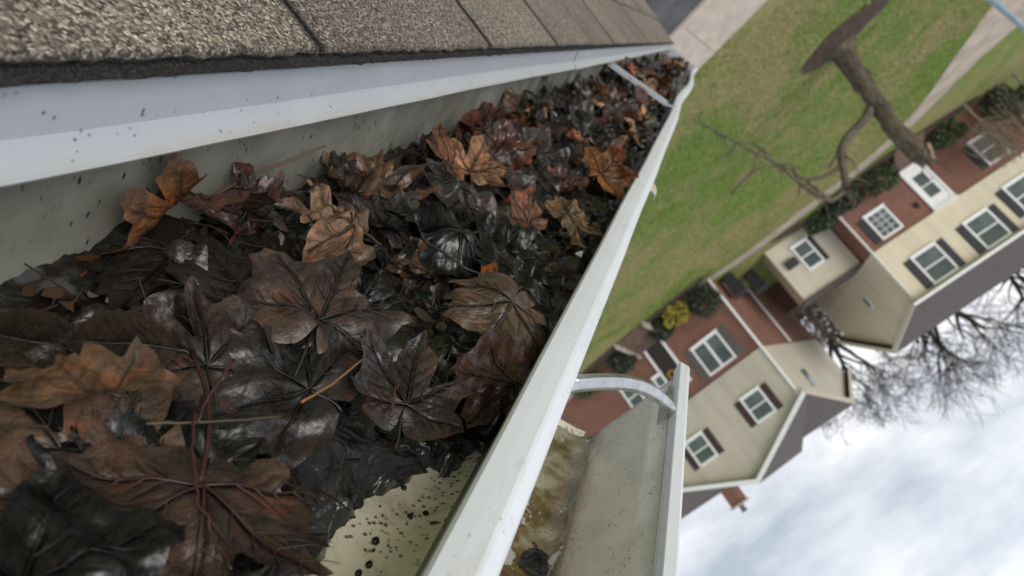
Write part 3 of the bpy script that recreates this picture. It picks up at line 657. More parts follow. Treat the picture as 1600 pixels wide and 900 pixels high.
def mat_trough2():
    m = Mat('stained_lower_gutter', .35)
    big = m.noise(26, 6, .6); base = m.ramp(big, [(.3, (.60, .575, .48)), (.7, (.76, .74, .65))])
    sp = m.new('ShaderNodeSeparateXYZ'); m.l(m.co, sp.inputs[0])
    low = m.ramp(m.math('MULTIPLY', m.math('ADD', sp.outputs[2], -.0095), 14.0), [(.03, 1.0), (.34, 0.0)])
    stn = m.noise(30, 6, .65); fl = m.ramp(stn, [(.36, (.085, .052, .014)), (.5, (.21, .155, .06)), (.62, (.46, .42, .29))])
    base = m.mix(low, base, fl)
    ln_ = m.math('MULTIPLY', m.ramp(m.math('MULTIPLY', sp.outputs[2], 20.0), [(.24, 0.0), (.30, .9), (.36, .9), (.50, 0.0)]), m.ramp(m.noise(55, 5, .7, vec=m.mapped((1, .3, 1))), [(.40, 0.0), (.56, 1.0)])); base = m.mix(ln_, base, (.06, .045, .02))
    flk = m.noise(75, 6, .7, vec=m.mapped((1, .55, 1))); base = m.mix(m.ramp(flk, [(.605, 0.0), (.63, .85)]), base, (.62, .62, .60))
    v2 = m.vor(420, vec=m.mapped((1, .7, 1))); mk2 = m.noise(60, 4); base = m.mix(m.math('MULTIPLY', m.ramp(v2, [(.16, 1.0), (.25, 0.0)]), m.ramp(mk2, [(.48, 0.0), (.57, .95)])), base, (.022, .018, .012))
    m.color(base); m.rough(m.ramp(stn, [(.35, .08), (.6, .45)])); m.bump(m.noise(90, 5), .15, .002); return m.m
def mat_galv():
    m = Mat('galvanised_steel', .30, metal=1.0); n = m.noise(80, 5, .7, vec=m.mapped((1, 1, 1))); m.color(m.ramp(n, [(.3, (.42, .43, .44)), (.7, (.72, .73, .74))])); m.rough(m.ramp(n, [(.3, .22), (.7, .45)])); m.bump(m.noise(140, 4), .25, .001); return m.m
M['shingle'] = mat_shingle(); M['white_metal'] = mat_white('white_painted_metal', (.46, .485, .525), .7, .35, (-.0150, -.0085)); M['lip_white'] = mat_white('white_lip_paint', (.74, .77, .82), .3, .5)
M['trough'] = mat_trough(); M['floor'] = mat_floor(); M['trough2'] = mat_trough2(); M['galv'] = mat_galv()

T0, T1 = -.32, 4.25
# ---- roof edge
RB = Vector((-.165, 0, -.105))
roof = empty('roof_edge', mw=GM@Matrix.Translation(RB)); tag(roof, 'brown asphalt shingle roof edge with white metal drip edge above the clogged gutter', 'roof')
PH = R_(25); sl = Vector((-math.cos(PH), 0, math.sin(PH))); sn = Vector((math.sin(PH), 0, math.cos(PH)))
E0 = Vector((-.150, 0, -.0795))               # lower edge of the first course, top face
EXPO, TABW, TABL, TH = .143, .285, .20, .0042
def tab_mesh(seed, ragged=.0012, nx=46):
    """one shingle tab: thick board with a ragged lower edge; x = along the eave, y = up the slope"""
    rr = random.Random(seed); b = MB(); rows = [0, .002, .006, .02, .07, .13, TABL]; top = []; att = []
    wob = [noise.noise(Vector((i*.35, seed*3.1, 0)))*ragged+rr.gauss(0, ragged*.35) for i in range(nx+1)]
    for k, y in enumerate(rows):
        for i in range(nx+1):
            x = .0024+(TABW-.0048)*i/nx; f = max(0, 1-y/.02); lift = noise.noise(Vector((x*9, y*12, seed)))*.0012
            b.v.append((x, y+wob[i]*f, lift-(.0016 if k == 0 else 0))); att.append(.75 if k == 0 else (.9 if i in (0, nx) else (.25 if k == 1 else 0.0)))
    o2 = len(b.v)
    for k, y in enumerate(rows):
        for i in range(nx+1):
            x = .0024+(TABW-.0048)*i/nx; f = max(0, 1-y/.02)
            b.v.append((x, y+wob[i]*f+.001, -TH+rr.gauss(0, .0004))); att.append(1.0)
    w_ = nx+1; nr = len(rows)
    for k in range(nr-1):
        for i in range(nx):
            b.f.append((k*w_+i, k*w_+i+1, (k+1)*w_+i+1, (k+1)*w_+i)); b.f.append((o2+k*w_+i, o2+(k+1)*w_+i, o2+(k+1)*w_+i+1, o2+k*w_+i+1))
    for i in range(nx): b.f.append((i, o2+i, o2+i+1, i+1))
    for k in range(nr-1):
        b.f.append((k*w_, (k+1)*w_, o2+(k+1)*w_, o2+k*w_)); b.f.append((k*w_+nx, o2+k*w_+nx, o2+(k+1)*w_+nx, (k+1)*w_+nx))
    me = b.mesh('shingle', M['shingle']); a = me.attributes.new('edge', 'FLOAT', 'POINT'); a.data.foreach_set('value', att); return me
tabs = [tab_mesh(s_) for s_ in range(5)]
def tab_matrix(course, t, lift=0.0):
    # columns: x -> +t, y -> up the slope (slightly tilted so it laps the course below), z -> roof normal
    up = (sl*math.cos(-.024)+sn*math.sin(-.024)).normalized(); nz_ = Vector((0, 1, 0)).cross(up).normalized()
    p = E0+sl*(EXPO*course)+Vector((0, t, 0))+sn*(lift)-RB
    return Matrix(((0, up.x, nz_.x, p.x), (1, up.y, nz_.y, p.y), (0, up.z, nz_.z, p.z), (0, 0, 0, 1)))
rr = random.Random(4); T_J = gz(590, 74, -.0816).y
for c_ in range(7):
    off = (0.0, .15, .03, .17, -.02, .13, .05)[c_]; t = T_J+off-.3*5
    while t < T1-.02:
        if t+TABW <= T1+.03:
            o = link('shingle', tabs[rr.randrange(5)], roof); mt = tab_matrix(c_, t, rr.uniform(-.0004, .0008)); o.matrix_local = mt
        t += TABW
# starter course: the dark doubled edge under the first row
b = MB(); nx = 900; w_ = nx+1; rs = random.Random(9)
for row in range(4):
    for i in range(nx+1):
        t = T0-.3+(T1-T0+.3)*i/nx; o_ = (.0016*noise.noise(Vector((t*60, 3, 0)))+.0012*noise.noise(Vector((t*170, 8, 0))))
        e = [(-.004, -.0052), (.0+o_, -.0055), (.0006+o_, -.0105), (-.03, -.0105)][row]
        p = E0-sl*e[0]+sn*e[1]-RB if row in (1, 2) else E0-sl*e[0]+sn*e[1]-RB
        b.v.append((p.x, t, p.z))
for row in range(3):
    for i in range(nx): b.f.append((row*w_+i, (row+1)*w_+i, (row+1)*w_+i+1, row*w_+i+1))
sh = b.build('starter_strip', M['shingle'], roof); a = sh.data.attributes.new('edge', 'FLOAT', 'POINT'); a.data.foreach_set('value', [.9]*len(sh.data.vertices))
def rp(u_, v_): p = E0+sl*u_+sn*v_-RB; return p
b = MB(); b.prism([(p.x, T0-.3, p.z) for p in (rp(.0, -.0112), rp(1.35, -.0112), rp(1.35, -.028), rp(.012, -.028))], (0, T1-T0+.28, 0)); b.build('roof_deck', simple('roof_felt', (.012, .012, .012), .95), roof)
# drip edge: two lengths, lapped
def sweep(profile, ts, jig=None, closed=False):
    b = MB(); n = len(profile)
    for t in ts:
        for k, (l_, z_) in enumerate(profile):
            dl, dz = jig(t, k) if jig else (0, 0); b.v.append((l_+dl, t, z_+dz))
    for i in range(len(ts)-1):
        for k in range(n if closed else n-1):
            k2 = (k+1) % n; b.f.append((i*n+k, i*n+k2, (i+1)*n+k2, (i+1)*n+k))
    return b
def lin(a, b_, n): return [a+(b_-a)*i/n for i in range(n+1)]
dprof = [(-.19, -.0935), (-.1605, -.0915), (-.1592, -.0925), (-.1588, -.100), (-.1586, -.1085), (-.1578, -.1100), (-.1512, -.1160), (-.1505, -.1175), (-.1512, -.1186), (-.1545, -.1170), (-.163, -.1110)]
def djig(t, k): return (.0007*noise.noise(Vector((t*3.1, k*.12, 1)))+.0003*noise.noise(Vector((t*14, k*.1, 5))), .0008*noise.noise(Vector((t*2.2, 0, 9)))+.00025*noise.noise(Vector((t*11, 0, 4))))
lap = gz(905, 95, -.105).y
for ta, tb_, dl in ((T0-.2, lap+.03, 0.0), (lap, T1+.01, .0016)):
    b = sweep([(l_+dl-RB.x, z_-RB.z) for l_, z_ in dprof], lin(ta, tb_, 160), djig); o = b.build('drip_edge', M['white_metal'], roof)
    so_ = o.modifiers.new('thick', 'SOLIDIFY'); so_.thickness = .0007
b = MB(); b.box((-.19-RB.x, T0-.2, -.30-RB.z), (-.168-RB.x, T1, -.10-RB.z)); b.build('fascia', M['trim'], roof)

# ---- the clogged gutter
GB = Vector((-.08, 0, -.21))
gut = empty('clogged_gutter', mw=GM@Matrix.Translation(GB)); tag(gut, 'white metal rain gutter filled with wet dead leaves under the shingles', 'gutter')
FLZ = -.2050
def lipjig(t):
    k = max(0.0, min(1.0, (t-1.55)/.9)); bow = .010*math.sin(k*math.pi)*1.0
    wv = .0012*noise.noise(Vector((t*4, 0, 2)))+(.006*math.sin((t-2.2)*3.1)*k if t > 1.55 else 0)
    return (wv-bow*.3, .0010*noise.noise(Vector((t*3, 7, 0)))-bow*.15)
def ts_gut(): return lin(T0, 1.2, 150)+lin(1.2, T1, 90)[1:]
b = sweep([(l_-GB.x, z_-GB.z) for l_, z_ in [(-.1652, -.098), (-.1650, -.15), (-.1648, -.198), (-.1625, FLZ+.0015), (-.158, FLZ)]], ts_gut(), lambda t, k: (.0004*noise.noise(Vector((t*9, k, 0))), 0)); o = b.build('back_wall', M['trough'], gut, True)
b = sweep([(l_-GB.x, z_-GB.z) for l_, z_ in [(-.1582, FLZ), (-.12, FLZ), (-.08, FLZ), (-.04, FLZ), (-.012, FLZ), (-.003, FLZ+.0012), (.003, FLZ+.005)]], ts_gut(), lambda t, k: (0, .0006*noise.noise(Vector((t*12, k*.8, 3))))); b.build('trough_floor', M['floor'], gut, True)
b = sweep([(l_-GB.x, z_-GB.z) for l_, z_ in [(.003, FLZ+.0052), (.0062, FLZ+.012), (.0066, -.175), (.0066, -.151)]], ts_gut(), lambda t, k: tuple(x*(k/3) for x in lipjig(t))); b.build('front_wall', M['trough'], gut, True)
lipp = [(.0069, -.1505), (.0045, -.1500), (.0036, -.1470), (.0040, -.1432), (.0052, -.1420), (.0105, -.14175), (.0160, -.1419), (.0176, -.1426), (.0222, -.1478), (.0232, -.1500), (.0232, -.1640), (.0190, -.1700), (.0120, -.1850), (.0090, -.2020), (.0085, -.2085), (-.17, -.2085)]
b = sweep([(l_-GB.x, z_-GB.z) for l_, z_ in lipp], ts_gut(), lambda t, k: tuple(x*(1 if k < 11 else max(0, 1-(k-10)/3)) for x in lipjig(t))); lip = b.build('front_lip', M['lip_white'], gut)
# end cap and hanger straps
b = MB(); jx, jz = lipjig(T1)
b.prism([(-.165-GB.x, T1-.004, -.100-GB.z), (-.165-GB.x, T1-.004, -.208-GB.z), (.008-GB.x, T1-.004, -.208-GB.z), (.022+jx-GB.x, T1-.004, -.148-GB.z), (.018+jx-GB.x, T1-.004, -.138-GB.z), (-.09-GB.x, T1-.004, -.128-GB.z)], (0, .004, 0)); b.build('end_cap', M['white_metal'], gut)
hp0, hp1 = gz(962, 107, -.122), gz(1040, 155, -.146)
th = .5*(hp0.y+hp1.y)
b = MB()
for (x0, z0, x1, z1) in ((-.164, -.128, -.012, -.1445), (-.013, -.1445, .008, -.1400)):
    b.prism([(x0-GB.x, th-.014, z0-GB.z), (x1-GB.x, th-.014, z1-GB.z), (x1-GB.x, th-.014, z1-.003-GB.z), (x0-GB.x, th-.014, z0-.003-GB.z)], (0, .028, 0))
for ys in (-.016, .0125):
    b.prism([(-.164-GB.x, th+ys, -.122-GB.z), (-.012-GB.x, th+ys, -.1395-GB.z), (-.012-GB.x, th+ys, -.1480-GB.z), (-.164-GB.x, th+ys, -.1310-GB.z)], (0, .0035, 0))
b.build('hanger_strap', M['white_metal'], gut)
# peeled flap on the lip's outer edge
fp = gz(1030, 288, -.150); b = MB(); nn_ = 8
for i in range(nn_+1):
    a = i/nn_*1.9; r_ = .011
    for w2 in (-.5, -.2, .2, .5): b.v.append((.0225+r_*math.sin(a)*.9-GB.x, fp.y-.02+w2*.05*(1-.09*i), -.152-r_*(1-math.cos(a))*.8-GB.z))
for i in range(nn_):
    for k in range(3): b.f.append((i*4+k, i*4+k+1, (i+1)*4+k+1, (i+1)*4+k))
b.build('peeled_flap', simple('peeled_paint', (.58, .50, .46), .5), gut, True)

# ---- the lower gutter with its galvanised hanger
LB = Vector((.05, .1, -.30))
low = empty('lower_gutter', mw=GM@Matrix.Translation(LB)); tag(low, 'stained empty gutter length with open end below the leaf-filled gutter lip', 'gutter')
E2 = .500
def ts2(): return lin(T0, E2, 110)
b = sweep([(l_-LB.x, z_-LB.z) for l_, z_ in [(-.012, -.225), (-.010, -.27), (-.004, -.2885), (.01, -.290), (.035, -.2905), (.058, -.2905), (.066, -.289), (.0705, -.2855), (.074, -.279), (.083, -.255), (.0925, -.228), (.0985, -.2105)]], [t-LB.y for t in ts2()], lambda t, k: (.0006*noise.noise(Vector((t*7, k*.6, 3))), .0006*noise.noise(Vector((t*8, k*.5, 8)))))
ob = b.build('trough', M['trough2'], low, True); so_ = ob.modifiers.new('thick', 'SOLIDIFY'); so_.thickness = .0012; so_.offset = 1
b = sweep([(l_-LB.x, z_-LB.z) for l_, z_ in [(.0992, -.212), (.0978, -.2095), (.0972, -.204), (.0980, -.2005), (.0984, -.1999), (.1045, -.1999), (.1062, -.2012), (.1064, -.2040), (.1064, -.216), (.098, -.245), (.084, -.285), (.078, -.296)]], [t-LB.y for t in lin(T0, E2+.012, 110)], lambda t, k: (.0004*noise.noise(Vector((t*6, 1, 3))), .0004*noise.noise(Vector((t*6, 2, 8)))))
ob = b.build('lip', M['lip_white'], low); so_ = ob.modifiers.new('thick', 'SOLIDIFY'); so_.thickness = .0009; so_.offset = -1
b = sweep([(l_-LB.x, z_-LB.z) for l_, z_ in [(-.012, -.2885), (.01, -.2895), (.035, -.2898), (.058, -.2895), (.066, -.288)]], [E2-LB.y-.002, E2-LB.y+.002, E2-LB.y+.004], lambda t, k: (0, .0025 if t > E2-LB.y else 0)); b.build('rolled_end', M['floor'], low, True)
# hanger: flattened bent tube
hs, he = gz(893, 600, -.158), gz(1056, 648, -.208)
pts = []
for i in range(25):
    u_ = i/24; p = hs.lerp(he, u_); p.z += .008*math.sin(u_*math.pi); p.y += .010*math.sin(u_*math.pi)*.6
    if u_ > .93: p.z -= (u_-.93)*.08
    pts.append(p-LB)
pts = [pts[0]-(pts[1]-pts[0])*3]+pts
b = MB(); b.tube(pts, [.0043]*18+[.0041, .0039, .0037, .0036, .0035, .0034, .0034, .0034], 14); hg = b.build('hanger_arm', M['galv'], low, True)
b = MB(); off = Vector((0, -.0035, .0045)); b.tube([p+off*.8 for p in pts[1:-3]], .0016, 8); b.build('arm_rib', M['galv'], hg, True)
b = MB(); e_ = he-LB; b.box((e_.x-.008, e_.y-.006, e_.z-.010), (e_.x-.001, e_.y+.030, e_.z+.004)); b.build('hanger_clip', M['galv'], low)

# ------------------------------------------------------------------ muck, water, leaves
def mat_muck():
    m = Mat('wet_black_muck', .25, .2)
    a = m.noise(60, 6, .65); b = m.noise(260, 5, .7); v = m.vor(170)
    m.color(m.ramp(a, [(.3, (.006, .006, .006)), (.55, (.016, .013, .010)), (.75, (.040, .030, .020))]))
    m.rough(m.ramp(b, [(.35, .10), (.7, .38)])); m.bump(m.math('ADD', m.math('ADD', a, m.math('MULTIPLY', b, .35)), m.math('MULTIPLY', v, .4)), .9, .0007); m.b.inputs['Coat Weight'].default_value = .8; m.b.inputs['Coat Roughness'].default_value = .08; return m.m
def mat_water():
    m = Mat('dark_gutter_water', .045, .6); n = m.noise(45, 4, .5); m.color(m.ramp(n, [(.3, (.020, .020, .021)), (.7, (.066, .066, .070))]))  # grey put into the base colour in place of a sky reflection
    m.bump(m.noise(34, 3, .45, dist=.8), 1.0, .022); return m.m
def mat_leaf():
    m = Mat('dead_leaf', .4, .18)
    oi = m.new('ShaderNodeObjectInfo'); ad = m.new('ShaderNodeVectorMath'); ad.operation = 'ADD'
    sc_ = m.new('ShaderNodeVectorMath'); sc_.operation = 'SCALE'; cb = m.new('ShaderNodeCombineXYZ')
    for i in range(3): m.l(oi.outputs['Random'], cb.inputs[i])
    m.l(cb.outputs[0], sc_.inputs[0]); sc_.inputs['Scale'].default_value = 37.0; m.l(m.co, ad.inputs[0]); m.l(sc_.outputs[0], ad.inputs[1]); v = ad.outputs[0]
    big = m.noise(1.7, 5, .6, v); mid = m.noise(6, 6, .65, v); fine = m.noise(38, 5, .7, v); net = m.vor(13, v, 'Distance', 'DISTANCE_TO_EDGE')
    c = oi.outputs['Color']
    c = m.mix(1.0, c, m.ramp(big, [(.32, (.42, .40, .42)), (.5, (.95, .93, .92)), (.68, (1.5, 1.32, 1.15))]), 'MULTIPLY')
    c = m.mix(.8, c, m.ramp(mid, [(.36, (.38, .36, .36)), (.56, (1.0, 1.0, 1.0)), (.72, (1.45, 1.3, 1.15))]), 'MULTIPLY')
    rs_ = m.noise(2.6, 5, .6, m.mapped((1, 1, 1), (4, 7, 2))); c = m.mix(m.ramp(rs_, [(.55, 0.0), (.68, .55)]), c, m.mix(1.0, c, (2.3, 1.15, .70), 'MULTIPLY'))
    c = m.mix(m.ramp(fine, [(.60, 0.0), (.72, .35)]), c, (.012, .010, .009))
    c = m.mix(m.ramp(net, [(.0, .16), (.05, 0.0)]), c, (.010, .008, .007))
    c = m.mix(m.math('MULTIPLY', m.attr('vein'), .65), c, (.012, .009, .008))
    m.color(c)
    al = m.math('ADD', oi.outputs['Alpha'], m.math('MULTIPLY', m.math('SUBTRACT', mid, .5), .9))
    m.rough(m.ramp(al, [(.1, .10), (.55, .30), (.95, .65)])); wp = m.noise(9, 6, .7, v, .5); m.l(m.math('MULTIPLY', m.ramp(wp, [(.40, .12), (.62, 1.0)]), m.ramp(oi.outputs['Alpha'], [(.1, 1.0), (.8, .6)])), m.b.inputs['Coat Weight']); m.b.inputs['Coat IOR'].default_value = 1.65; m.l(m.ramp(al, [(.1, .05), (.6, .12), (.95, .45)]), m.b.inputs['Coat Roughness'])
    h = m.math('ADD', m.math('ADD', m.math('MULTIPLY', mid, .6), m.math('MULTIPLY', fine, .26)), m.math('ADD', m.math('MULTIPLY', m.attr('vein'), .5), m.math('MULTIPLY', m.ramp(net, [(0, 0.0), (.10, 1.0)]), .05)))
    m.bump(h, 1.0, .005)
    cb_ = m.new('ShaderNodeBump'); cb_.inputs['Strength'].default_value = 1.0; cb_.inputs['Distance'].default_value = .00045; m.l(h, cb_.inputs['Height']); m.l(cb_.outputs[0], m.b.inputs['Coat Normal'])
    return m.m
def mat_objcol(name, rough):
    m = Mat(name, rough); oi = m.new('ShaderNodeObjectInfo'); n = m.noise(12, 4); m.color(m.mix(1.0, oi.outputs['Color'], m.ramp(n, [(.3, .6), (.7, 1.2)]), 'MULTIPLY')); return m.m
M['muck'] = mat_muck(); M['water'] = mat_water(); M['leaf'] = mat_leaf(); M['stem'] = mat_objcol('leaf_stem', .35)

WP = gz(545, 705, -.196)
def patch(l, t):                               # >0 where the floor lies bare
    return 1.0-((l-.004)/.0345)**2-((t-.183)/.098)**2+.30*noise.noise(Vector((l*70, t*55, 0)))+.14*noise.noise(Vector((l*220, t*190, 5)))
def pool(l, t): return math.exp(-(((l-WP.x)/.036)**2+((t-WP.y)/.065)**2))
def base_z(l, t):
    z = -.1820+.0060*noise.noise(Vector((l*17, t*11, 2)))+.0035*noise.noise(Vector((l*48, t*40, 7)))
    z += .010*min(1, max(0, (-.105-l)/.06))-.0195*pool(l, t)
    if t > .6: z += min(.012, (t-.6)*.02)
    return z
def muck_z(l, t):
    z = base_z(l, t)+.0025+.0075*noise.noise(Vector((l*75, t*60, 1)))+.0026*noise.noise(Vector((l*330, t*300, 4)))
    p = patch(l, t)
    return z-max(0, min(1, (p+.62)/.6))*.05
ls = [-.1655+(.1655+.005)*i/84 for i in range(85)]; tsm = lin(.04, .75, 270)+lin(.75, 4.24, 240)[1:]
b = MB(); w_ = len(ls)
for t in tsm:
    for l in ls: b.v.append((l, t, muck_z(l, t)))
for i in range(len(tsm)-1):
    for k in range(w_-1): b.f.append((i*w_+k, i*w_+k+1, (i+1)*w_+k+1, (i+1)*w_+k))
mu = b.build('leaf_muck', M['muck'], smooth=True); mu.matrix_world = GM; tag(mu, 'black wet sludge of rotted leaves lining the gutter', 'sludge', kind='stuff')
ls = [-.1655+(.1655+.003)*i/110 for i in range(111)]; tsw = lin(.04, .55, 260); b = MB(); w_ = len(ls)
for t in tsw:
    for l in ls:
        p = patch(l, t); b.v.append((l, t, -.1962-max(0, min(1, (p+.10)/.25))*.016))
for i in range(len(tsw)-1):
    for k in range(w_-1): b.f.append((i*w_+k, i*w_+k+1, (i+1)*w_+k+1, (i+1)*w_+k))
wa = b.build('standing_water', M['water'], smooth=True); wa.matrix_world = GM; tag(wa, 'dark standing water pooled among the leaves', 'water', kind='structure')

HALF = [(0,1.0),(5,.84),(11,.83),(14,.70),(20,.60),(26,.52),(33,.62),(38,.75),(42,.74),(47,.95),(52,.80),(60,.75),(63,.63),(70,.53),(77,.48),(86,.55),(92,.58),(98,.68),(106,.52),(116,.47),(126,.38),(145,.31),(165,.22),(180,.07)]
AX = [(0,1.0),(47,.93),(-47,.93),(98,.66),(-98,.66)]
def leaf_mesh(seed, kind='maple', half=0, fill=.2, cup=0.0, fold=0.0, bend=((0.0, 0.0),), wrinkle=.05, tipcurl=0.0, nr=13, bites=2, veins=True, stem=1.0, stem_dir=0.0, stem_z=-.05):
    rr = random.Random(seed); so = Vector((seed*1.7, seed*.9, 0))
    ax = [(a+rr.uniform(-4, 4), r) for a, r in AX] if kind == 'maple' else [(0, 1.0)]
    if kind == 'maple':
        pts = []
        for sgn in (1, -1):
            sk = rr.uniform(.92, 1.08)
            for a, r in HALF:
                if sgn == -1 and a in (0, 180): continue
                pts.append((sgn*a*(1 if a in (0, 180) else 1+rr.uniform(-.02, .02)), (r**(1-fill))*(1+rr.uniform(-.05, .05))*(sk if 20 < a < 150 else 1)))
        pts.sort(); pts = [(-180, .07)]+pts
        A = np.unique(np.concatenate([np.linspace(-180, 180, 131), [p[0] for p in pts]])); Rr = np.interp(A, [p[0] for p in pts], [p[1] for p in pts])
        for k in range(bites):
            c = rr.uniform(-150, 150); wdt = rr.uniform(4, 11); Rr *= 1-rr.uniform(.12, .5)*np.exp(-((A-c)/wdt)**2)
        if half:
            cut = rr.uniform(-20, 30); Rr = np.where(A*half > cut, Rr*(.30+.12*np.sin(A*.31)+.06*np.sin(A*.9)), Rr)
        th = np.radians(A); s = np.linspace(0, 1, nr)**.85
        X = np.outer(s, Rr*np.sin(th)); Y = np.outer(s, Rr*np.cos(th))
    else:                                      # oval leaf: y along the midrib
        nv = 34; uu = np.linspace(0, 1, nv); wdt = .34*np.sin(np.pi*uu**.85)**.8*(1+.05*np.sin(uu*60)); s = np.linspace(-1, 1, 15)
        X = np.outer(s, wdt); Y = np.outer(np.ones(15), uu)
    def vein_lines():
        L_ = []
        for a, r in ax:
            d_ = np.array([math.sin(math.radians(a)), math.cos(math.radians(a))]); e_ = d_*r*.9; L_.append((np.zeros(2), e_, 1.0))
            for f_ in ((.22, .38, .54, .70) if kind == 'maple' else (.12, .24, .36, .48, .6, .72, .84)):
                for sg in (1, -1):
                    b_ = math.radians(a+sg*rr.uniform(36, 50)); ln = r*(.30 if kind == 'maple' else .36)*(1-.55*f_)*rr.uniform(.8, 1.15)
                    p = d_*r*f_; L_.append((p, p+np.array([math.sin(b_), math.cos(b_)])*ln, .45))
        return L_
    VL = vein_lines(); ph = [rr.uniform(0, 6.28) for _ in range(9)]; tc_ = [rr.uniform(-1, 1) for _ in range(6)]
    wv = [(rr.uniform(3, 9), rr.uniform(3, 9), rr.uniform(0, 6.28), rr.uniform(-1, 1)) for _ in range(9)]
    def surf(x, y):
        r2 = x*x+y*y; z = cup*r2+fold*np.abs(x)
        for a_, b_, p_, g_ in wv: z = z+wrinkle*.42*g_*np.sin(a_*x+p_)*np.cos(b_*y+p_*2.1)
        for a_, b_, p_, g_ in wv[:5]: z = z+wrinkle*.16*g_*np.sin(2.6*a_*x+p_+2.2*b_*y)
        an = np.arctan2(x, y)
        z = z+tipcurl*np.clip(np.sqrt(r2)-.45, 0, 1)**1.6*(1.2*np.sin(an*1.5+ph[0])+.9*np.sin(an*3.2+ph[1]))
        X_, Y_ = x, y
        for phi, k in bend:
            if abs(k) < 1e-4: continue
            c, q_ = math.cos(phi), math.sin(phi); u = X_*c+Y_*q_; v = -X_*q_+Y_*c
            th_ = np.clip(u*k, -2.6, 2.6); uu_ = (1/k-z)*np.sin(th_); zz = 1/k-(1/k-z)*np.cos(th_)
            X_ = uu_*c-v*q_; Y_ = uu_*q_+v*c; z = zz
        return X_, Y_, z
    vein = np.zeros_like(X)
    for p, e_, wt in VL:
        d_ = e_-p; l2 = d_@d_; tt = np.clip(((X-p[0])*d_[0]+(Y-p[1])*d_[1])/l2, 0, 1); dist = np.hypot(X-p[0]-tt*d_[0], Y-p[1]-tt*d_[1])
        vein = np.maximum(vein, wt*np.exp(-(dist/.022)**2))
    x3, y3, z3 = surf(X, Y); z3 = z3-vein*.012
    ni, nj = X.shape; V = np.stack([x3, y3, z3], 2).reshape(-1, 3)
    F = [(i*nj+k, (i+1)*nj+k, (i+1)*nj+k+1, i*nj+k+1) for i in range(ni-1) for k in range(nj-1)]
    me = bpy.data.meshes.new('leaf'); me.from_pydata(V.tolist(), [], F); me.materials.append(M['leaf']); me.polygons.foreach_set('use_smooth', [True]*len(F))
    a = me.attributes.new('vein', 'FLOAT', 'POINT'); a.data.foreach_set('value', vein.ravel())
    vm = None
    if veins:
        b = MB()
        for p, e_, wt in VL:
            tt = np.linspace(0, 1, 9 if wt == 1 else 4); bow = np.sin(tt*math.pi)*.02*rr.uniform(-1, 1); nd = np.array([-(e_-p)[1], (e_-p)[0]])
            xx = p[0]+(e_-p)[0]*tt+nd[0]*bow; yy = p[1]+(e_-p)[1]*tt+nd[1]*bow; a1, a2, a3 = surf(xx, yy)
            b.tube(np.stack([a1, a2, a3+.002], 1).tolist(), (.0095*wt*(1-.75*tt)+.0012).tolist(), 4, cap=False)
        vm = b.mesh('vein_network', M['stem'], True)
    smh = None
    if stem:
        b = MB(); P = []
        for i in range(10):
            u_ = i/9; P.append((math.sin(stem_dir*u_)*stem*u_*.9+.02*math.sin(u_*5+ph[2]), -stem*u_*math.cos(stem_dir*u_), stem_z*u_+.03*math.sin(u_*math.pi)))
        b.tube(P, [.016]+[.0135]*7+[.015, .020], 6); smh = b.mesh('stem', M['stem'], True)
    return me, vm, smh
PAL = dict(purple=(.042, .031, .028), dark=(.020, .016, .014), black=(.0085, .0085, .009), brown=(.085, .049, .028), rust=(.20, .068, .022), tan=(.30, .19, .105), olive=(.060, .046, .022), orange=(.30, .125, .042), grey=(.040, .037, .037), redbrown=(.085, .034, .024), pinktan=(.22, .145, .105))  # grey and purple: dead-leaf tones, greyed further to imitate wet sky sheen
def add_leaf(meshes, Ml, colr, wet, label, group=None, kids=True, stemcol=None):
    lum = sum(colr)/3; kf = .75+.55*min(1, lum/.06); colr = tuple(min(.5, x*kf) for x in colr)
    me, vm, smh = meshes; o = link('maple_leaf', me); o.matrix_world = GM@Ml; o.color = (*colr, wet); tag(o, label, 'leaf', group)
    if kids:
        sc_ = stemcol or tuple(x*.22+.003 for x in colr)
        for m_, n_ in ((vm, 'vein_network'), (smh, 'stem')):
            if m_: c = link(n_, m_, o); c.color = (*sc_, 1)
    return o
def frame(j, tip, roll=0.0, pitch=0.0):
    y = (tip-j); s = y.length; y.normalize(); z = Vector((0, 0, 1)); x = y.cross(z); x = x.normalized() if x.length > .05 else Vector((1, 0, 0)); z = x.cross(y)
    Rm = Matrix((x, y, z)).transposed(); Rm = Rm@Matrix.Rotation(roll, 3, 'Y')@Matrix.Rotation(pitch, 3, 'X')
    return Matrix.Translation(j)@(Rm.to_4x4())@Matrix.Diagonal((s, s, s, 1))
def hero(j, tip, dz, dzt, colr, wet, label, roll=0.0, seed=0, kind='maple', wide=1.0, stemcol=None, sz=.038, tilt=(.26, .14), **kw):
    kw.setdefault('bites', 6); colr = tuple(x*.72 for x in colr) if not isinstance(colr, str) else colr
    lv = -.1815+dz; J = gz(j[0], j[1], lv); Tp = gz(tip[0], tip[1], lv+dzt)
    c_ = J.lerp(Tp, .42); dv = (Tp-J).normalized(); J = c_-dv*(sz*.42); Tp = c_+dv*(sz*.58)
    Ml = Matrix.Translation(c_)@Matrix.Rotation(tilt[1], 4, 'Y')@Matrix.Rotation(tilt[0], 4, 'X')@Matrix.Translation(-c_)@frame(J, Tp, roll)@Matrix.Diagonal((wide, 1, 1, 1))
    o = add_leaf(leaf_mesh(seed, kind, **kw), Ml, PAL[colr] if isinstance(colr, str) else colr, wet, label, stemcol=stemcol)
    if kind != 'maple': o.name = 'oval_leaf'
    return o
B_ = lambda phi, k: ((R_(phi), k),)
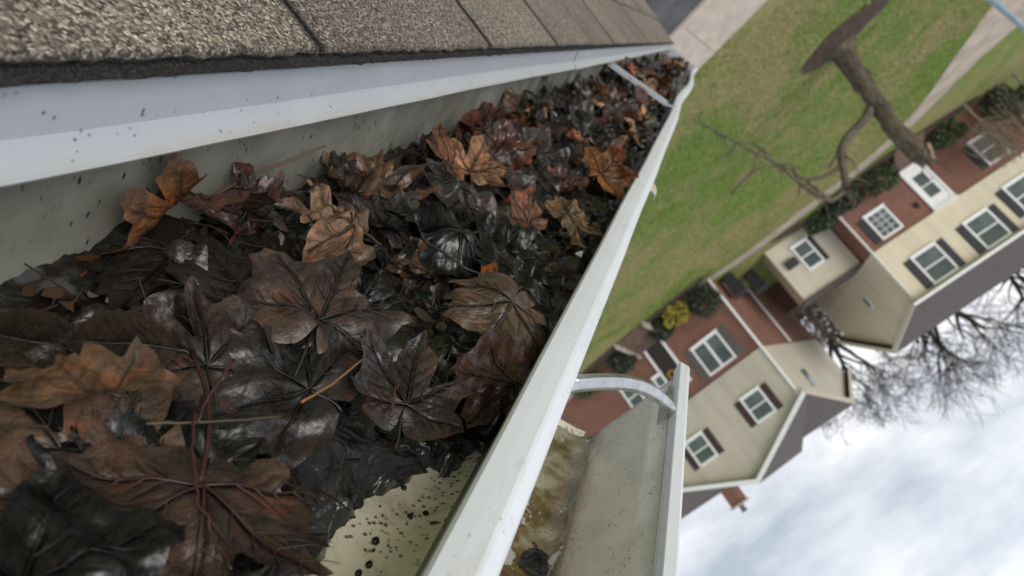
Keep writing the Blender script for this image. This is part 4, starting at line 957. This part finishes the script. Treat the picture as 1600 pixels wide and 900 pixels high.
# the leaves one can single out in the photograph: stalk end and tip as seen there, height over the muck
hero((498, 518), (548, 372), .030, .004, (.088, .062, .054), .62, 'large purple-brown maple leaf lying flat with its long stalk trailing into the water', seed=101, sz=.042, wide=1.12, fill=.42, wrinkle=.09, bend=B_(0, -.35), stem=1.35, stem_dir=-.10, stem_z=-.22, bites=3)
hero((551, 362), (428, 300), .023, .010, (.27, .175, .105), .8, 'tan maple leaf with dark veins above the large purple-brown leaf', seed=102, sz=.040, wide=1.0, fill=.15, wrinkle=.14, tipcurl=.5, bend=B_(30, -.6), stem=.5)
hero((737, 280), (752, 196), .024, .020, (.33, .18, .10), .8, 'pale orange maple leaf lying star-like beneath the drip edge', seed=103, sz=0.04, wide=1.25, fill=.05, wrinkle=.14, tipcurl=.6, bend=B_(0, .6), stem=.7, stem_dir=.5)
hero((705, 262), (665, 215), .024, .016, (.25, .10, .04), .7, 'rust-orange maple leaf tucked behind the pale orange leaf', seed=104, sz=0.036, fill=.15, wrinkle=.1, bend=B_(20, .9), stem=.5)
hero((838, 350), (762, 285), .022, .010, (.24, .105, .055), .7, 'reddish curled maple leaf beside the pale orange leaf', seed=105, sz=0.036, fill=.2, wrinkle=.12, tipcurl=.5, bend=B_(60, 1.1), stem=.4)
hero((312, 345), (268, 240), .014, .058, (.115, .062, .040), .75, 'brown leaf standing upright against the gutter back wall', roll=.3, seed=106, sz=.044, wide=1.1, fill=.3, wrinkle=.14, tipcurl=.3, bend=B_(0, .8), stem=.3)
hero((262, 330), (138, 402), .026, -.004, (.20, .095, .035), .75, 'orange-brown leaf curled into a narrow strip along the back wall', roll=.7, seed=107, sz=.040, wide=.8, fill=.45, wrinkle=.08, bend=B_(0, 2.2), stem=.25)
hero((312, 788), (300, 985), .016, .002, (.080, .050, .038), .35, 'big reddish-brown wet maple leaf with radiating dark veins beside the bare floor', seed=108, sz=.050, wide=1.15, fill=.22, wrinkle=.11, stem=1.1, stem_dir=.12, stem_z=.08, stemcol=(.045, .016, .014), tilt=(.08, .04))
hero((40, 905), (118, 712), .020, .004, (.011, .011, .012), .10, 'black glossy wrinkled maple leaf lying on a brown leaf', seed=109, sz=.038, wide=1.05, fill=.4, wrinkle=.22, tipcurl=.15, bend=B_(80, -.5), stem=.4, tilt=(.06, .04))
hero((128, 742), (28, 640), .014, .004, (.165, .105, .070), .55, 'pale brown leaf half hidden under the black glossy leaf', seed=110, sz=.048, wide=1.1, fill=.5, wrinkle=.05, stem=.7)
hero((160, 628), (-60, 612), .030, .012, (.20, .125, .065), .7, 'ochre leaf folded edge-up over the wet muck', roll=1.15, seed=111, sz=.031, wide=.8, fill=.5, wrinkle=.08, bend=B_(0, 1.6), stem=.2)
hero((335, 568), (292, 428), .020, .004, (.085, .062, .056), .6, 'mauve-brown pointed leaf left of the large purple-brown leaf', seed=112, sz=.040, wide=.86, fill=.6, wrinkle=.05, bend=B_(0, -.7), stem=.6)
hero((405, 470), (330, 372), .020, .008, (.042, .032, .020), .4, 'dark olive leaf bowed like a shell behind the mauve-brown leaf', seed=113, sz=.044, wide=1.2, fill=.55, wrinkle=.08, bend=B_(45, -1.0), stem=.5)
hero((275, 395), (165, 470), .018, .004, (.022, .018, .014), .18, 'dark glossy leaf under the orange-brown strip leaf', seed=114, sz=.040, wide=1.2, fill=.5, wrinkle=.1, bend=B_(20, -.8), stem=.4)
hero((798, 468), (762, 560), .030, -.004, (.125, .085, .058), .6, 'brown leaf arched over a dark hollow close to the white lip', seed=115, wide=1.35, fill=.45, wrinkle=.07, bend=((0.0, -1.5), (R_(90), -.8)), stem=.35)
hero((815, 590), (705, 690), .016, -.004, (.088, .040, .024), .45, 'red-brown wet leaf sliding under the white lip beside the bare floor', seed=116, wide=.85, fill=.55, wrinkle=.08, bend=B_(0, .7), stem=.3)
hero((640, 640), (655, 512), .018, .006, (.070, .050, .046), .5, 'dull purple leaf with an orange torn edge beneath the arched leaf', seed=117, wide=1.0, fill=.25, wrinkle=.10, tipcurl=.3, bend=B_(0, .5), stem=.5)
hero((730, 400), (925, 372), .018, .002, (.010, .010, .0105), .22, 'black crumpled leaf pressed flat in the middle of the gutter', seed=118, sz=.044, wide=1.15, fill=.3, wrinkle=.26, tipcurl=.2, stem=.4)
hero((720, 380), (608, 418), .018, .000, (.012, .012, .0125), .25, 'black crumpled leaf next to the large purple-brown leaf', seed=119, sz=.044, wide=1.25, fill=.3, wrinkle=.26, stem=.6)
hero((820, 440), (760, 470), .016, .002, (.011, .011, .011), .22, 'black leaf fragment above the arched brown leaf', seed=120, sz=.026, wide=1.9, fill=.4, wrinkle=.26, stem=.3)
hero((868, 338), (950, 325), .024, .004, (.25, .17, .085), .7, 'tan wavy-edged leaf beside the white lip', seed=121, sz=0.037, wide=1.0, fill=.4, wrinkle=.16, tipcurl=.6, bend=B_(0, -.8), stem=.3)
hero((915, 285), (990, 238), .022, .022, (.26, .12, .045), .7, 'orange-brown leaf curled into a cup near the white lip', seed=122, sz=0.039, wide=1.2, fill=.35, wrinkle=.14, tipcurl=.5, bend=B_(70, 1.5), stem=.3)
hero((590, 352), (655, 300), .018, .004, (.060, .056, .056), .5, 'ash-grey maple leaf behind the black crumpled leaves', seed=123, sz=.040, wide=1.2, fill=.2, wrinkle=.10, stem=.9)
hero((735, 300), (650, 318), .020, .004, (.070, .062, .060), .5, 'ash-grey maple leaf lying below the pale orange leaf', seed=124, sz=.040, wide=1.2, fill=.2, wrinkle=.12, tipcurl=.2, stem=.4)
hero((545, 315), (535, 238), .016, .034, (.22, .135, .085), .75, 'tan leaf standing on edge between dark twigs', roll=.5, seed=125, wide=.7, fill=.4, wrinkle=.1, bend=B_(0, 1.5), stem=.3)
hero((245, 775), (255, 655), .012, .004, (.009, .009, .010), .06, 'black mirror-wet leaf beside the red stalk', seed=126, sz=.040, wide=1.05, fill=.55, wrinkle=.09, bend=B_(0, .4), stem=.2)
hero((95, 545), (0, 520), .016, .002, (.050, .036, .016), .4, 'olive oval leaf lying in the sludge by the back wall', seed=128, sz=.034, kind='oval', wide=1.1, wrinkle=.05, stem=.25)
hero((248, 548), (140, 528), .018, .002, (.058, .038, .018), .4, 'brown oval leaf in the sludge left of the mauve-brown leaf', seed=129, sz=.034, kind='oval', wide=1.25, wrinkle=.05, stem=.2)
hero((300, 300), (350, 330), .014, .003, (.024, .019, .016), .3, 'dark leaf lying at the foot of the upright brown leaf', seed=130, wide=1.4, fill=.4, wrinkle=.12, stem=.4)
hero((460, 585), (385, 540), .016, .002, (.050, .042, .041), .35, 'dark mauve leaf below the large purple-brown leaf', seed=131, wide=1.3, fill=.4, wrinkle=.1, stem=.4)
hero((525, 545), (575, 600), .016, .002, (.060, .045, .040), .4, 'small torn brown leaf under the long trailing stalk', seed=132, sz=.026, wide=1.2, fill=.3, wrinkle=.12, tipcurl=.3, stem=.3)

# many more leaves, alike but for their place
var = []
for k in range(14):
    rr = random.Random(900+k)
    var.append(leaf_mesh(300+k, 'maple' if k < 11 else 'oval', half=(0, 0, 0, 0, 0, 0, 0, 1, -1, 1, -1, 0, 0, 0)[k], fill=rr.uniform(.1, .5), cup=rr.uniform(-.1, .15), wrinkle=rr.uniform(.08, .22), tipcurl=rr.uniform(.0, .5), bend=((rr.uniform(0, 3.1), rr.uniform(-1.3, 1.3)), (rr.uniform(0, 3.1), rr.uniform(-.6, .6))), nr=9, bites=rr.randrange(3, 8), stem=rr.uniform(.3, .9), stem_dir=rr.uniform(-.8, .8)))
GRP = {'black': ('blackened wet maple leaf', 'blackened gutter leaves'), 'purple': ('dull purple-brown maple leaf', 'purple-brown gutter leaves'), 'rust': ('rust-red curled maple leaf', 'rust-red gutter leaves'), 'tan': ('pale tan dry maple leaf', 'pale tan gutter leaves'), 'grey': ('ash-grey wet maple leaf', 'ash-grey gutter leaves'), 'brown': ('plain brown maple leaf', 'plain brown gutter leaves'), 'redbrown': ('dark red-brown maple leaf', 'dark red-brown gutter leaves')}
rr = random.Random(31)
def zone(l, t):
    side = 'along the back wall' if l < -.115 else ('along the white lip' if l > -.055 else 'in mid-channel')
    if t < .30: return side+' beside the standing water'
    if t < .60: return side+' level with the black crumpled leaves'
    if t < .95: return side+' level with the orange cup leaf'
    if t < th-.1: return side+' before the hanger strap'
    if t < th+.35: return side+' under the hanger strap'
    return side+' between hanger strap and end cap'
def scatter(n, ta, tb_, smin, smax, wts, tilt, dzr, kids):
    keys = list(wts); W = [wts[k] for k in keys]; c = 0
    while c < n:
        t = rr.uniform(ta, tb_); s = rr.uniform(smin, smax); l = rr.uniform(-.158, -.002-s*.78)
        if patch(l+s*.5, t) > -1.0 and rr.random() < .97: continue
        if pool(l+.01, t+.01) > .22: continue
        key = rr.choices(keys, W)[0]; z = base_z(l, t)+rr.uniform(*dzr)
        if l < -.125 and rr.random() < (.45 if t > .3 else .1):            # leaning up the back wall
            Rm = Matrix.Rotation(rr.uniform(-.5, .5), 3, 'Y')@Matrix.Rotation(rr.uniform(.5, 1.2), 3, 'Y')@Matrix.Rotation(rr.uniform(0, 6.28), 3, 'Z'); z += s*.3; l = max(l, -.155+s*.15)
        else: Rm = Matrix.Rotation(rr.gauss(.26, tilt), 3, 'X')@Matrix.Rotation(rr.gauss(.16, tilt), 3, 'Y')@Matrix.Rotation(rr.uniform(0, 6.28), 3, 'Z')
        ch_ = Rm@Vector((0, s*.35, 0)); pos = Vector((l, t, z))-ch_*.6
        if pos.x+s*.75 > .012: pos.x = .012-s*.75
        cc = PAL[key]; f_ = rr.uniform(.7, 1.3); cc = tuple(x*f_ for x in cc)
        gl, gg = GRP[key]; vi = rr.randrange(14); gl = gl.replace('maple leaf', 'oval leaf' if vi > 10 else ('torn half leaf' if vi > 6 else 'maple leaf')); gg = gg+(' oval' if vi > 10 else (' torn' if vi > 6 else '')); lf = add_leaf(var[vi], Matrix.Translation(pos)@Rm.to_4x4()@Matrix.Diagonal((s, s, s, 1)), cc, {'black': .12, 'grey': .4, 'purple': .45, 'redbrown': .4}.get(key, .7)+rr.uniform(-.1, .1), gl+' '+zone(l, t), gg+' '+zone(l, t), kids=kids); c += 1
        if vi > 6: lf.name = 'oval_leaf' if vi > 10 else 'torn_leaf'
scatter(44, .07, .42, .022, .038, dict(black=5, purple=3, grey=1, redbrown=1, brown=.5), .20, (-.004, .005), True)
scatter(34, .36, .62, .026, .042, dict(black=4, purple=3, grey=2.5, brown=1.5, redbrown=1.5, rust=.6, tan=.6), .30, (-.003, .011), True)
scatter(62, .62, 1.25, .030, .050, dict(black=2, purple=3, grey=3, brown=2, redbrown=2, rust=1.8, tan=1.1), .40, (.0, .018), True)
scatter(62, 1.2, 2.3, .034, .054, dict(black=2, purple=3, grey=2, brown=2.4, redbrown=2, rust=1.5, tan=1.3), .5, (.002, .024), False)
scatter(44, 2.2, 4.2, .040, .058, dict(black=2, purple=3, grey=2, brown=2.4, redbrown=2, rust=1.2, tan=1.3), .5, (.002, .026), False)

# torn leaf crumbs worked into the muck
def crumbs():
    r2 = random.Random(77); mats = [(.010, .009, .009), (.03, .022, .018), (.07, .045, .03), (.16, .075, .03), (.05, .045, .043)]
    for mi, (cc, n) in enumerate(zip(mats, (900, 700, 300, 110, 350))):
        b = MB()
        for k in range(n):
            t = .07+(r2.random()**1.6)*2.2; l = r2.uniform(-.162, -.006)
            if patch(l, t) > -.35: continue
            z = muck_z(l, t)+r2.uniform(.0, .007)*(1 if mi else .6); s = r2.uniform(.0014, .0045)*(1+t*.9); n_ = r2.randrange(5, 8)
            Rm = Matrix.Rotation(r2.gauss(0, .6), 3, 'X')@Matrix.Rotation(r2.gauss(0, .6), 3, 'Y')@Matrix.Rotation(r2.uniform(0, 6.28), 3, 'Z'); cv = r2.uniform(-60, 60)
            ring = []
            for i in range(n_):
                a = 6.283*i/n_; rr_ = s*r2.uniform(.45, 1.2); x, y = rr_*math.cos(a)*1.3, rr_*math.sin(a)*.75; ring.append(Rm@Vector((x, y, cv*x*x))+Vector((l, t, z)))
            b.add([Vector((l, t, z))]+ring, [(0, 1+i, 1+(i+1) % n_) for i in range(n_)])
        o = b.build('leaf_crumbs', M['leaf'], smooth=True); a = o.data.attributes.new('vein', 'FLOAT', 'POINT'); o.matrix_world = GM; o.color = (*cc, .65)
        tag(o, ('black', 'dark brown', 'brown', 'rust-orange', 'grey')[mi]+' torn leaf crumbs strewn through the gutter sludge', 'leaf crumbs', kind='stuff')
crumbs()
def needles():
    r2 = random.Random(41); b = MB()
    for k in range(420):
        t = .08+(r2.random()**1.5)*1.6; l = r2.uniform(-.158, -.012)
        if patch(l, t) > -.2: continue
        a = r2.uniform(0, 6.28); ln = r2.uniform(.006, .022); z = base_z(l, t)+r2.uniform(.004, .016); el = r2.gauss(0, .35); dv = Vector((math.cos(a)*math.cos(el), math.sin(a)*math.cos(el), math.sin(el)))*ln
        if l+abs(dv.x) > -.004: continue
        p = Vector((l, t, z)); b.tube([p-dv*.5, p+Vector((0, 0, ln*r2.uniform(-.1, .1))), p+dv*.5], r2.uniform(.0002, .00045), 4)
    o = b.build('leaf_stalk_litter', M['stem']); o.matrix_world = GM; o.color = (.055, .034, .024, 1); tag(o, 'loose brown stalks and needles littering the wet gutter leaves', 'stalk litter', kind='stuff')
needles()

# twigs lying across the leaves
def twig(pts, dz, r, colr, label):
    P = [gz(x, y, -.184+dz[i] if hasattr(dz, '__len__') else -.184+dz) for i, (x, y) in enumerate(pts)]; Q = []
    for i in range(len(P)-1):
        for k in range(6): Q.append(P[i].lerp(P[i+1], k/6)+Vector((random.gauss(0, .00025),)*3))
    Q.append(P[-1]); b0 = P[0]; b = MB(); n = len(Q)
    b.tube([p-b0 for p in Q], [r*(1.15-.55*i/n)*random.uniform(.9, 1.1) for i in range(n)], 7)
    o = b.build('twig', M['stem'], smooth=True); o.matrix_world = GM@Matrix.Translation(b0); o.color = (*colr, 1); tag(o, label, 'twig'); return o
twig([(322, 312), (395, 272), (450, 252), (508, 228)], (.030, .036, .040, .046), .0008, (.13, .075, .045), 'brown twig leaning up towards the back wall')
twig([(228, 662), (320, 660), (440, 652)], (.024, .025, .024), .0005, (.085, .065, .045), 'thin straight twig lying across the red stalk')
twig([(305, 640), (300, 700), (312, 786), (340, 850), (362, 890)], (.030, .028, .024, .020, .019), .00045, (.050, .018, .016), 'dark red stalk curving over the big wet leaf')
twig([(366, 562), (330, 610), (308, 660)], (.034, .032, .029), .0005, (.060, .020, .016), 'dark red stalk stub beside the mauve-brown leaf')
twig([(472, 628), (520, 600), (566, 562)], (.020, .024, .028), .0006, (.24, .11, .05), 'orange-brown twig crossing the trailing stalk')
twig([(612, 650), (617, 610), (625, 590)], (.020, .024, .026), .0005, (.09, .035, .02), 'short reddish twig standing in the water')
twig([(655, 372), (728, 420), (800, 445)], (.028, .026, .024), .0007, (.020, .018, .016), 'black twig pressed into the crumpled leaves')
twig([(560, 300), (640, 262), (700, 250)], (.030, .032, .030), .0008, (.022, .018, .016), 'black twig under the pale orange leaf')
twig([(60, 622), (180, 590), (240, 570)], (.018, .020, .020), .0008, (.05, .042, .036), 'dark twig lying in the sludge by the ochre leaf')
# dirt clods on the bare floor
b = MB(); rc = random.Random(5)
for k in range(70):
    l = rc.uniform(-.028, .001); t = rc.uniform(.11, .275)
    if patch(l, t) < .12: continue
    s = rc.choice((.0004, .0005, .0006, .0009, .0015))*rc.uniform(.8, 1.2)
    for i in range(1):
        pr = [(0, s*.8), (s*.7, s*.6), (s*1.0, s*.1), (s*1.05, -.0004)]; o_ = len(b.v); sd = 8
        for r_, z_ in pr:
            for q_ in range(sd):
                a = 6.283*q_/sd; w2 = 1+.35*noise.noise(Vector((math.cos(a)*1.3+k, math.sin(a)*1.3, 0))); b.v.append((l+r_*w2*math.cos(a), t+r_*w2*1.2*math.sin(a), FLZ+.0004+z_))
        for i2 in range(3):
            for q_ in range(sd): b.f.append((o_+i2*sd+q_, o_+(i2+1)*sd+q_, o_+(i2+1)*sd+(q_+1) % sd, o_+i2*sd+(q_+1) % sd))
d_ = b.build('dirt_clods', M['muck'], smooth=True); d_.matrix_world = GM; tag(d_, 'black dirt clods scattered over the bare cream gutter floor', 'dirt', kind='stuff')
# a seed pod in the lower gutter
J = gz(838, 858, -.287); Tp = gz(848, 905, -.284)
o = add_leaf(leaf_mesh(555, 'oval', bend=B_(0, -1.6), wrinkle=.08, stem=.3), frame(J, Tp, .2)@Matrix.Diagonal((1.5, 1, 1, 1)), (.022, .014, .012), .1, 'dark wet leaf scrap stuck in the lower stained gutter'); o.name = 'leaf_scrap'
